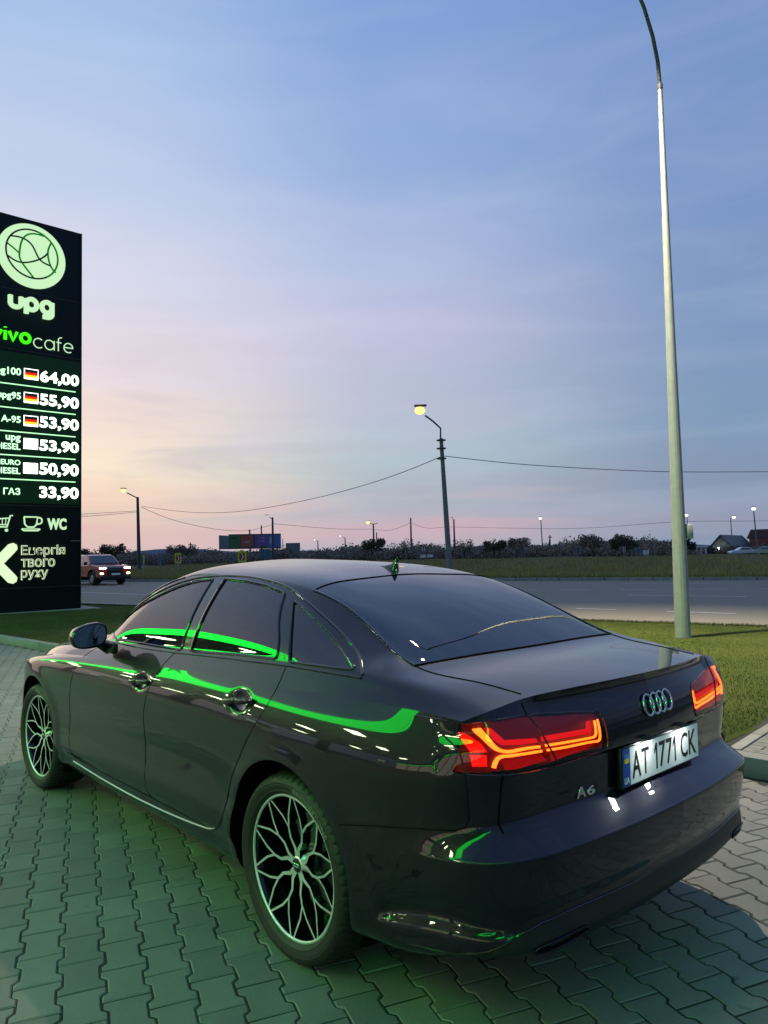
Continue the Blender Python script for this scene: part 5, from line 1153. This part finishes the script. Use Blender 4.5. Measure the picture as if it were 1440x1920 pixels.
# ---- billboards and signs
def board(px0,py0,px1,py1,dist,face,label,name='billboard',cat='billboard',posts=(),th=.15,skew=0.):
    root=empty(name); tag(root,label,cat)
    a=wp(px0,py1,dist); b=wp(px1,py1,dist*(1+skew)); h0=wp(px0,py0,dist)[2]; h1=wp(px1,py0,dist*(1+skew))[2]
    d=b[:2]-a[:2]; L=np.linalg.norm(d); d/=L; nrm=np.array([d[1],-d[0]]); 
    if nrm@(CAM[:2]-a[:2])<0: nrm=-nrm
    def q(t,z,o): p=a[:2]+d*L*t+nrm*o; return (p[0],p[1],z)
    z0=(a[2]+b[2])/2; z1=(h0+h1)/2
    mb=MB(); mb.prism([(0,z0),(1,z0),(1,z1),(0,z1)],lambda t,z:q(t,z,0),lambda t,z:q(t,z,-th)); mb.build('board',face[0],root)
    for (t0,t1,s0,s1,m) in face[1:]:
        mb=MB(); mb.prism([(t0,z0+(z1-z0)*s0),(t1,z0+(z1-z0)*s0),(t1,z0+(z1-z0)*s1),(t0,z0+(z1-z0)*s1)],lambda t,z:q(t,z,.03),lambda t,z:q(t,z,.005)); mb.build('print_panel',m,root)
    for t in posts:
        mb=MB(); p=q(t,0,-th/2-.02); mb.tube([(p[0],p[1],-.1),(p[0],p[1],z1 if t not in (0,) else z0)],.05 if dist<120 else .14,8); mb.build('post',GALV if dist<120 else CONP,root)
    return root,q,z0,z1
mm=lambda n,c,r=.5:mat(n,c,r)
GRY=mm('board_back_grey',(.16,.19,.18)); B1=mm('print_green',(.05,.16,.05)); B2=mm('print_orange',(.42,.10,.06)); B3=mm('print_purple',(.20,.10,.30)); B4=mm('print_blue',(.08,.16,.42)); B5=mm('print_white',(.55,.55,.55)); B6=mm('print_lime',(.18,.36,.06))
board(429,1001,527,1029,150,[mm('board_frame',(.05,.06,.05)),(.01,.22,.06,.94,B1),(.225,.47,.12,.90,B2),(.50,.73,.06,.94,B3),(.735,.99,.06,.94,B4),(.05,.17,.68,.78,B5),(.05,.20,.48,.54,B5),(.54,.68,.68,.78,B5),(.54,.68,.48,.54,B5),(.27,.42,.42,.52,B5),(.78,.86,.3,.8,B5),(.60,.74,.06,.20,B6)],'long billboard with green, orange, purple and blue prints over the thicket',posts=(.40,))
board(413,1004,429,1030,152,[GRY],'grey back of a billboard joined to the left of the printed one',th=.3,skew=.02)
board(536,1018,563,1041,170,[GRY],'grey blank billboard standing alone right of the printed one',posts=(.5,),th=.3)
YL=glow('dummy',(1,1,1),0) if 0 else mm('fluorescent_yellow',(.62,.72,.02)); RD=mm('sign_red',(.35,.02,.02)); WS=mm('sign_white',(.70,.70,.68)); BS=mm('sign_blue',(.05,.13,.20))
def chevron(px0,py0,px1,py1,dist,label,wide=1.):
    r_,q,z0,z1=board(px0,py0,px1,py1,dist,[YL,(.17,.80,.16,.84,RD)],label,'chevron_sign','chevron sign',posts=(.5,),th=.04)
    h=z1-z0
    for k_,c0 in enumerate((.34,)):
        mb=MB(); mb.prism([(c0,z0+.18*h),(c0+.13,z0+.18*h),(c0+.36,z0+.5*h),(c0+.13,z0+.82*h),(c0,z0+.82*h),(c0+.22,z0+.5*h)],lambda t,z:q(t,z,.045),lambda t,z:q(t,z,.032)); mb.build('chevron_mark',WS,r_)
chevron(446,1033,462,1054,75,'yellow chevron sign in front of the billboard post')
chevron(328,1037,340,1056,82,'smaller yellow chevron sign left of the billboard')
board(268,1040,271,1056,70,[YL],'yellow sign seen edge-on right of the left lamp pole','road_sign','road sign',posts=(.5,),th=.04)
for i,(x0,y0,x1,y1,dd,m,l,pst) in enumerate(((434,1042,441,1052,110,BS,'small blue sign left of the big chevron sign',1),(298,1043,304,1055,110,BS,'small blue sign left of the smaller chevron sign',1),(486,1029,508,1047,140,BS,'blue direction sign under the right end of the billboard',1),(519,1038,526,1050,150,BS,'small blue sign right under the billboard corner',1),(600,1037,607,1045,150,BS,'small blue sign below the far white lamp',1),(684,1034,692,1044,160,BS,'small blue sign at the foot of the twin-armed lamp',1),(779,1033,786,1041,140,BS,'small blue sign right of the lone wooden pole',1),(788,1040,812,1045,130,WS,'low white direction board above the antenna fin',1),(791,1026,797,1033,132,WS,'small white square sign over the low white board',1),(875,1031,883,1040,140,BS,'blue sign right of the small unlit lamp post',1),(974,1029,982,1037,140,BS,'blue sign left of the slim white lamp',1),(1077,1027,1086,1035,130,BS,'blue sign in the middle of the field edge',1),(1168,1025,1173,1034,120,WS,'upright white sign left of the A-shaped pole',1),(1189,1026,1198,1034,122,BS,'blue-grey sign right of the A-shaped pole',1),(1198,1032,1203,1041,122,BS,'lower blue sign beside the blue-grey one',1),(1206,1032,1211,1041,118,WS,'left one of two white and red signs',1),(1212,1032,1217,1041,118,WS,'right one of two white and red signs',1),(1226,1018,1230,1026,120,WS,'small white sign on a thin post left of the galvanised pole',1))):
    fr_=[m]
    if 'white and red' in l: fr_=[m,(.3,.75,.05,.28,RD)]
    board(x0,y0,x1,y1,dd,fr_,l,'road_sign','road sign',posts=(.5,),th=.05)
# ---- filling station that lights the car from the left
st=empty('station_canopy',(0,0,0),math.radians(.5)); tag(st,'filling station canopy edged with green light strips to the left of the sedan','canopy')
CY0,CY1,CX0,CX1=5.6,15.5,-9.0,31.0
CANW=mat('canopy_soffit_white',(.42,.44,.42),.5); CAND=mat('canopy_fascia_dark',(.010,.016,.014),.35,coat=.3)
mb=MB(); mb.bbox((CX0,CY0,4.12),(CX1,CY1,4.98),.02); mb.build('fascia',CAND,st,smooth=True)
mb=MB(); mb.box((CX0+.1,CY0+.1,4.10),(CX1-.1,CY1-.1,4.118)); mb.build('soffit',CANW,st)
GLED=glow('green_led_strip',(.012,1.0,.06),12)
for z in (4.16,4.30,4.44,4.58,4.72,4.86):
    mb=MB(); mb.box((CX0,CY0-.03,z),(CX1,CY0-.002,z+.075)); mb.build('green_light_strip',GLED,st)
    mb=MB(); mb.box((CX1+.002,CY0,z),(CX1+.03,CY1,z+.075)); mb.build('green_light_strip',GLED,st)
CWL=glow('canopy_downlight',(.86,1.0,.58),52)
l0=None
for x in (.8,5.5,10.5,15.5,20.5,25.5):
    for y in (6.4,8.8,12.6):
        if l0 is None: mb=MB(); mb.box((-.32,-.32,-.02),(.32,.32,0)); l0=mb.build('downlight_panel',CWL,st); o=l0
        else: o=linked(l0,parent=st)
        o.location=(x,y,4.099)
for x in (-7.8,1.2,10.2,19.2,28.2):
    for y in (10.2,):
        mb=MB(); mb.bbox((x-.22,y-.22,0),(x+.22,y+.22,4.10),.03); mb.build('column',CAND,st,smooth=True)
PWH=mat('dispenser_white',(.62,.64,.62),.3,coat=.4); PGN=mat('dispenser_green',(.03,.30,.06),.3,coat=.4)
for i,(x,l) in enumerate(((14.6,'white and green fuel dispenser at the far end of the canopy'),(5.6,'white and green fuel dispenser beside the sedan'),(23.6,'white and green fuel dispenser ahead of the sedan under the canopy'))):
    r_=empty('fuel_dispenser',(x,10.2,0)); tag(r_,l,'fuel dispenser','fuel dispensers under the canopy')
    mb=MB(); mb.bbox((-1.4,-.55,0),(1.4,.55,.14),.03); mb.build('island',KRB,r_,smooth=True); mb=MB(); mb.bbox((-.5,-.28,.14),(.5,.28,1.55),.04); mb.build('cabinet',PWH,r_,smooth=True)
    mb=MB(); mb.bbox((-.5,-.30,1.55),(.5,.30,2.15),.04); mb.build('display_head',PGN,r_,smooth=True); mb=MB(); mb.box((-.34,-.312,1.68),(.34,-.302,2.0)); mb.build('screen',glow('dispenser_screen',(.75,.95,.8),2.0),r_)
    for q in (-.36,-.12,.12,.36):
        mb=MB(); mb.tube([(q,-.29,1.35),(q,-.40,1.2),(q+.03,-.42,.6),(q+.05,-.30,.35)],.018,6); mb.build('hose',RUB,r_,smooth=60)
ks=empty('station_shop'); tag(ks,'lit station shop with tall glass front beyond the canopy','building')
mb=MB(); mb.box((-17,19,0),(9,27,.4)); mb.box((-17,19,3.2),(9,27,4.4)); mb.box((-17,19.3,.4),(9,27,3.2)); mb.build('wall',mat('shop_cladding',(.06,.07,.065),.5),ks)
SH=glow('shop_interior_glow',(1.0,.88,.66),1.5)
for i in range(13):
    mb=MB(); mb.box((-16.8+i*2,19.24,.42),(-15.0+i*2,19.27,3.1)); mb.build('lit_window',SH,ks)
mb=MB(); mb.box((-17.02,18.97,3.3),(9.02,18.995,3.42)); mb.build('green_light_strip',GLED,ks)
# ---- red pickup waiting on the road
def frame(px,dist,yaw_off):
    q=wp(px,1090,dist); tc_=CAM[:2]-q[:2]; tc_/=np.linalg.norm(tc_); rr=np.array([-tc_[1],tc_[0]])   # image right seen from camera
    h=math.cos(yaw_off)*tc_+math.sin(yaw_off)*rr; return q[0],q[1],math.atan2(h[1],h[0])
REDP=mat('red_pickup_paint',(.34,.03,.02),.25,metal=.3,coat=1); WGL=mat('dark_window',(.012,.02,.03),.04,coat=1); TYR=mat('far_tyre',(.02,.02,.02),.8); RIM=mat('far_rim',(.30,.31,.31),.35,metal=.8)
HL=glow('headlamp_glow',(.90,1,.70),16); HLF=glow('fog_lamp_glow',(.88,1,.55),6)
def wheel2(root,x,y,r,w=.22,s=1):
    wh=empty('wheel',(x,y,r),parent=root)
    mb=MB(); mb.lathe([(r*.62,-w/2),(r*.95,-w/2),(r,-w/2+.03),(r,w/2-.03),(r*.95,w/2),(r*.62,w/2)],24,'Y'); mb.build('tyre',TYR,wh,smooth=40); mb=MB(); mb.lathe([(0,s*w*.38),(r*.2,s*w*.42),(r*.55,s*w*.34),(r*.63,s*w*.46)],24,'Y'); mb.build('rim',RIM,wh,smooth=30)
def prism_body(mb,prof,w,inset=0.,z_in=1e9):
    """side profile (x,z) extruded over width with tumblehome above z_in"""
    f=lambda s: (lambda x,z:(x,s*(w/2-(max(0,z-z_in)*inset)),z)); mb.prism(prof,f(1),f(-1))
def bev(o,r=.04,seg=3):
    m=o.modifiers.new('bevel','BEVEL'); m.width=r; m.segments=seg; m.limit_method='ANGLE'; m.angle_limit=math.radians(25); shade(o.data,50); return o
px_,py_,ph=frame(216,45.2,math.radians(24))
pk=empty('pickup_truck',(px_,py_,-.015),ph); tag(pk,'red double-cab pickup on the road with its headlamps on','pickup truck')
mb=MB(); prism_body(mb,[(-.10,.42),(.0,.62),(.0,.98),(-.18,1.10),(-1.05,1.17),(-1.45,1.17),(-3.3,1.14),(-5.15,1.14),(-5.2,.60),(-5.1,.50),(-4.65,.52),(-4.55,.80),(-4.25,.93),(-3.95,.80),(-3.85,.48),(-1.50,.45),(-1.40,.80),(-1.05,.93),(-.70,.80),(-.58,.45)],1.86); bev(mb.build('body',REDP,pk),.05)
mb=MB(); prism_body(mb,[(-1.25,1.14),(-1.95,1.68),(-2.25,1.76),(-3.10,1.76),(-3.35,1.70),(-3.62,1.14)],1.80,.28,1.14); bev(mb.build('cab',REDP,pk),.05)
mb=MB(); f=lambda o:(lambda y,t:(-1.36-.60*t+o*.6,y*(.78-.11*t)/.78,1.22+.45*t+o)); mb.prism([(-.78,0),(.78,0),(.78,1),(-.78,1)],f(.0),f(.03)); mb.build('windscreen',WGL,pk)
for s in (1,-1):
    for poly in ([(-1.62,1.20),(-2.02,1.62),(-2.42,1.67),(-2.42,1.20)],[(-2.50,1.20),(-2.50,1.67),(-3.08,1.67),(-3.36,1.20)]):
        g_=lambda o:(lambda x,z:(x,s*(.902-(z-1.14)*.28+o),z)); mb=MB(); mb.prism(poly,g_(-.004),g_(.006)); mb.build('side_window',WGL,pk)
    for x in (-1.05,-4.25): wheel2(pk,x,s*.80,.385,.26,s)
    mb=MB(); mb.bbox((-1.72,min(s*.93,s*1.14),1.16),(-1.60,max(s*.93,s*1.14),1.36),.03); mb.build('door_mirror',BLK,pk,smooth=True)
    mb=MB(); mb.bbox((-.16,min(s*.54,s*.90),.925),(.03,max(s*.54,s*.90),1.02),.03); mb.build('headlamp',HL,pk,smooth=True); mb=MB(); mb.bbox((-.12,min(s*.68,s*.88),.62),(.035,max(s*.68,s*.88),.72),.03); mb.build('fog_lamp',HLF,pk,smooth=True)
    mb=MB(); mb.bbox((-.45,min(s*.93,s*.985),.50),(-1.65,max(s*.93,s*.985),.98),.02) if 0 else mb.tube([(-1.05+.50*math.cos(a),s*.935,.42+.52*math.sin(a)) for a in np.linspace(.1,math.pi-.1,12)],.05,6); mb.build('arch_flare',PLA,pk,smooth=True)
mb=MB(); mb.bbox((-.05,-.46,.62),(.04,.46,1.02),.02); mb.build('grille',BLK,pk,smooth=True); mb=MB(); mb.bbox((-.10,-.90,.34),(.08,.90,.56),.04); mb.build('front_bumper',PLA,pk,smooth=True)
mb=MB(); mb.box((.081,-.26,.58),(.09,.26,.68)); mb.build('number_plate',WPL,pk); mb=MB(); mb.box((-5.0,-.7,.28),(-.5,.7,.5)); mb.build('underbody',SEAM,pk)
# ---- small far cars
def small_car(px,py,dist,yaw,paint_,label,L=4.3,lights=False):
    q=wp(px,py,dist); tc_=CAM[:2]-q[:2]; tc_/=np.linalg.norm(tc_); rr=np.array([-tc_[1],tc_[0]]); h=math.cos(yaw)*tc_+math.sin(yaw)*rr
    r_=empty('parked_car',(q[0],q[1],q[2]),math.atan2(h[1],h[0])); tag(r_,label,'car')
    mb=MB(); prism_body(mb,[(L/2,.35),(L/2,.68),(L/2-.25,.80),(L/2-1.1,.92),(-L/2+.4,.95),(-L/2,.88),(-L/2,.35)],1.74); bev(mb.build('body',paint_,r_),.06)
    mb=MB(); prism_body(mb,[(L/2-1.05,.9),(L/2-1.75,1.36),(L/2-2.1,1.42),(-L/2+1.1,1.40),(-L/2+.35,.93)],1.60,.3,.9); bev(mb.build('cab',paint_,r_),.05)
    for s in (1,-1):
        g_=lambda o:(lambda x,z:(x,s*(.80-(z-.9)*.3+o),z)); mb=MB(); mb.prism([(L/2-1.35,.95),(L/2-1.85,1.32),(-L/2+1.15,1.32),(-L/2+.65,.97)],g_(-.004),g_(.008)); mb.build('side_window',WGL,r_)
        for x in (L/2-.85,-L/2+.8): wheel2(r_,x,s*.76,.31,.2,s)
        if lights: mb=MB(); mb.bbox((L/2-.05,min(s*.45,s*.8),.55),(L/2+.03,max(s*.45,s*.8),.72),.02); mb.build('headlamp',HL,r_)
    return r_
WCP=mat('white_car_paint',(.62,.64,.64),.25,coat=1); GCP=mat('pale_green_car_paint',(.30,.42,.30),.25,coat=1)
small_car(1391,1041.5,140,math.radians(-66),WCP,'white hatchback parked in front of the gabled house',4.1)
small_car(1443,1041,138,math.radians(70),GCP,'pale green car cut off by the right edge of the picture')
small_car(1293,1040.5,150,math.radians(60),mat('dull_red_car_paint',(.16,.02,.02),.4),'dull red car half hidden behind the galvanised pole',3.6)
small_car(464,1047,210,math.radians(5),mat('dark_car_paint',(.03,.03,.035),.4),'distant car with headlamps on under the billboard',4.2,True)
# ---- houses at the right
def box_house(pxA,pxB,pxC,yb,ye,yr,dA,dC,wallm,roofm,label,wins=()):
    """gable wall from pxA to pxB, long side from pxB to pxC"""
    A_=wp(pxA,yb,dA)[:2]; B_=wp(pxB,yb,(dA))[:2]; u=(B_-A_); w=np.linalg.norm(u); u/=w; n=np.array([-u[1],u[0]]); 
    if n@(CAM[:2]-A_)>0: n=-n
    Cw=wp(pxC,yb,dC)[:2]; Lg=max(4.0,(Cw-B_)@n*1.0); sd=(Cw-B_); 
    L_=sd; z0=wp(pxA,yb,dA)[2]; ze=wp(pxA,ye,dA)[2]; zr=wp((pxA+pxB)/2,yr,dA)[2]
    root=empty('house'); tag(root,label,'house')
    P3=lambda a,b,z:(A_[0]+u[0]*w*a+L_[0]*b,A_[1]+u[1]*w*a+L_[1]*b,z)
    mb=MB(); V=[P3(0,0,z0),P3(1,0,z0),P3(1,0,ze),P3(.5,0,zr),P3(0,0,ze),P3(0,1,z0),P3(1,1,z0),P3(1,1,ze),P3(.5,1,zr),P3(0,1,ze)]
    mb.add(V,[(0,1,2,3,4),(9,8,7,6,5),(1,6,7,2),(0,4,9,5),(0,5,6,1),(2,7,8,3),(3,8,9,4)]); mb.build('wall',wallm,root)
    mb=MB()
    for sgn in (0,1):
        e=1.10 if sgn else -.10; ee=ze-(zr-ze)*.20
        a=[P3(e,-.06,ee+.05),P3(.5,-.06,zr+.07),P3(.5,1.06,zr+.07),P3(e,1.06,ee+.05)]; b=[(x,y,z+.18) for x,y,z in a]; mb.add(a+b,[(0,1,2,3),(7,6,5,4),(0,4,5,1),(1,5,6,2),(2,6,7,3),(3,7,4,0)])
    mb.build('roof',roofm,root)
    for (kind,a0,a1,s0,s1) in wins:
        H=ze-z0; mb=MB()
        if kind=='g': V=[P3(a0,0,z0+H*s0),P3(a1,0,z0+H*s0),P3(a1,0,z0+H*s1),P3(a0,0,z0+H*s1)]; fo=-n*.05
        else:
            V=[P3(1,a0,z0+H*s0),P3(1,a1,z0+H*s0),P3(1,a1,z0+H*s1),P3(1,a0,z0+H*s1)]; nn=np.array([-L_[1],L_[0]]); nn/=np.linalg.norm(nn); 
            if nn@(CAM[:2]-B_)<0: nn=-nn
            fo=nn*.05
        mb.add([(x+fo[0],y+fo[1],z) for x,y,z in V]+[(x-fo[0],y-fo[1],z) for x,y,z in V],[(0,1,2,3),(0,4,5,1),(1,5,6,2),(2,6,7,3),(3,7,4,0)]); mb.build('window',WGL,root)
    return root,P3,z0,ze
WALLW=mat('house_render_white',(.80,.78,.72),.85,noise=(1,.4,(.70,.68,.62))); ROOFD=mat('dark_sheet_roof',(.02,.035,.045),.5); BRW=mat('red_brick_wall',(.22,.075,.05),.85,noise=(3,.5,(.15,.06,.045)))
h1,P3h,z0h,zeh=box_house(1337,1371,1407,1041,1023,1005,150,168,WALLW,ROOFD,'white gabled house with a dark sheet roof behind the parked white car',(('g',.30,.42,1.0,1.35),('g',.60,.72,1.0,1.35),('g',.55,.75,.05,.62),('s',.25,.42,.30,.75),('s',.62,.80,.30,.75)))
box_house(1406,1420,1475,1040,1008,995,172,170,BRW,mat('brown_tile_roof',(.07,.035,.03),.7),'red brick house cut off by the right edge of the picture',(('s',.10,.25,.5,.8),('s',.36,.5,.5,.8),('s',.10,.25,.1,.36)))
mb=MB(); q=wp(1348,1028,148); mb.lathe([(0,-.18),(.22,-.1),(.26,0),(.22,.1),(0,.18)],12,'Z',tuple(q)); o=mb.build('porch_lamp',glow('porch_glow',(1,1,.8),5),h1,smooth=60)
pv=empty('garden_pavilion'); tag(pv,'white open pavilion frame left of the gabled house','pavilion')
WP_=mat('pavilion_white',(.5,.5,.5),.6)
for a in (1307,1315,1324):
    q=wp(a,1041,145); t=wp(a,1026,145); mb=MB(); mb.box((q[0]-.12,q[1]-.12,q[2]),(q[0]+.12,q[1]+.12,t[2])); mb.build('post',WP_,pv)
q=wp(1305,1026,145); t=wp(1327,1025,145); mb=MB(); mb.tube([tuple(q),tuple(t)],.16,6); mb.build('beam',WP_,pv)
sh=empty('garden_shed'); tag(sh,'small red-brown shed beside the pavilion','shed')
a_=wp(1303,1041,152); b_=wp(1312,1041,152); t=wp(1303,1023,152); mb=MB(); mb.bbox((min(a_[0],b_[0]),min(a_[1],b_[1]),a_[2]-.2),(max(a_[0],b_[0])+1.0,max(a_[1],b_[1])+.4,t[2]-.5),.03); mb.build('wall',BRW,sh); mb=MB(); mb.bbox((min(a_[0],b_[0])-.2,min(a_[1],b_[1])-.2,t[2]-.5),(max(a_[0],b_[0])+1.2,max(a_[1],b_[1])+.6,t[2]-.3),.02); mb.build('roof',ROOFD,sh)
fn_=empty('garden_fence'); tag(fn_,'dark low fence running left from the gabled house','fence')
for i in range(14):
    q=wp(1326+i*1.1,1041,147); mb=MB(); mb.box((q[0]-.10,q[1]-.10,q[2]-.1),(q[0]+.10,q[1]+.10,q[2]+1.3)); mb.build('board',mat('fence_wood',(.05,.035,.03),.8) if i==0 else bpy.data.materials['fence_wood'],fn_)
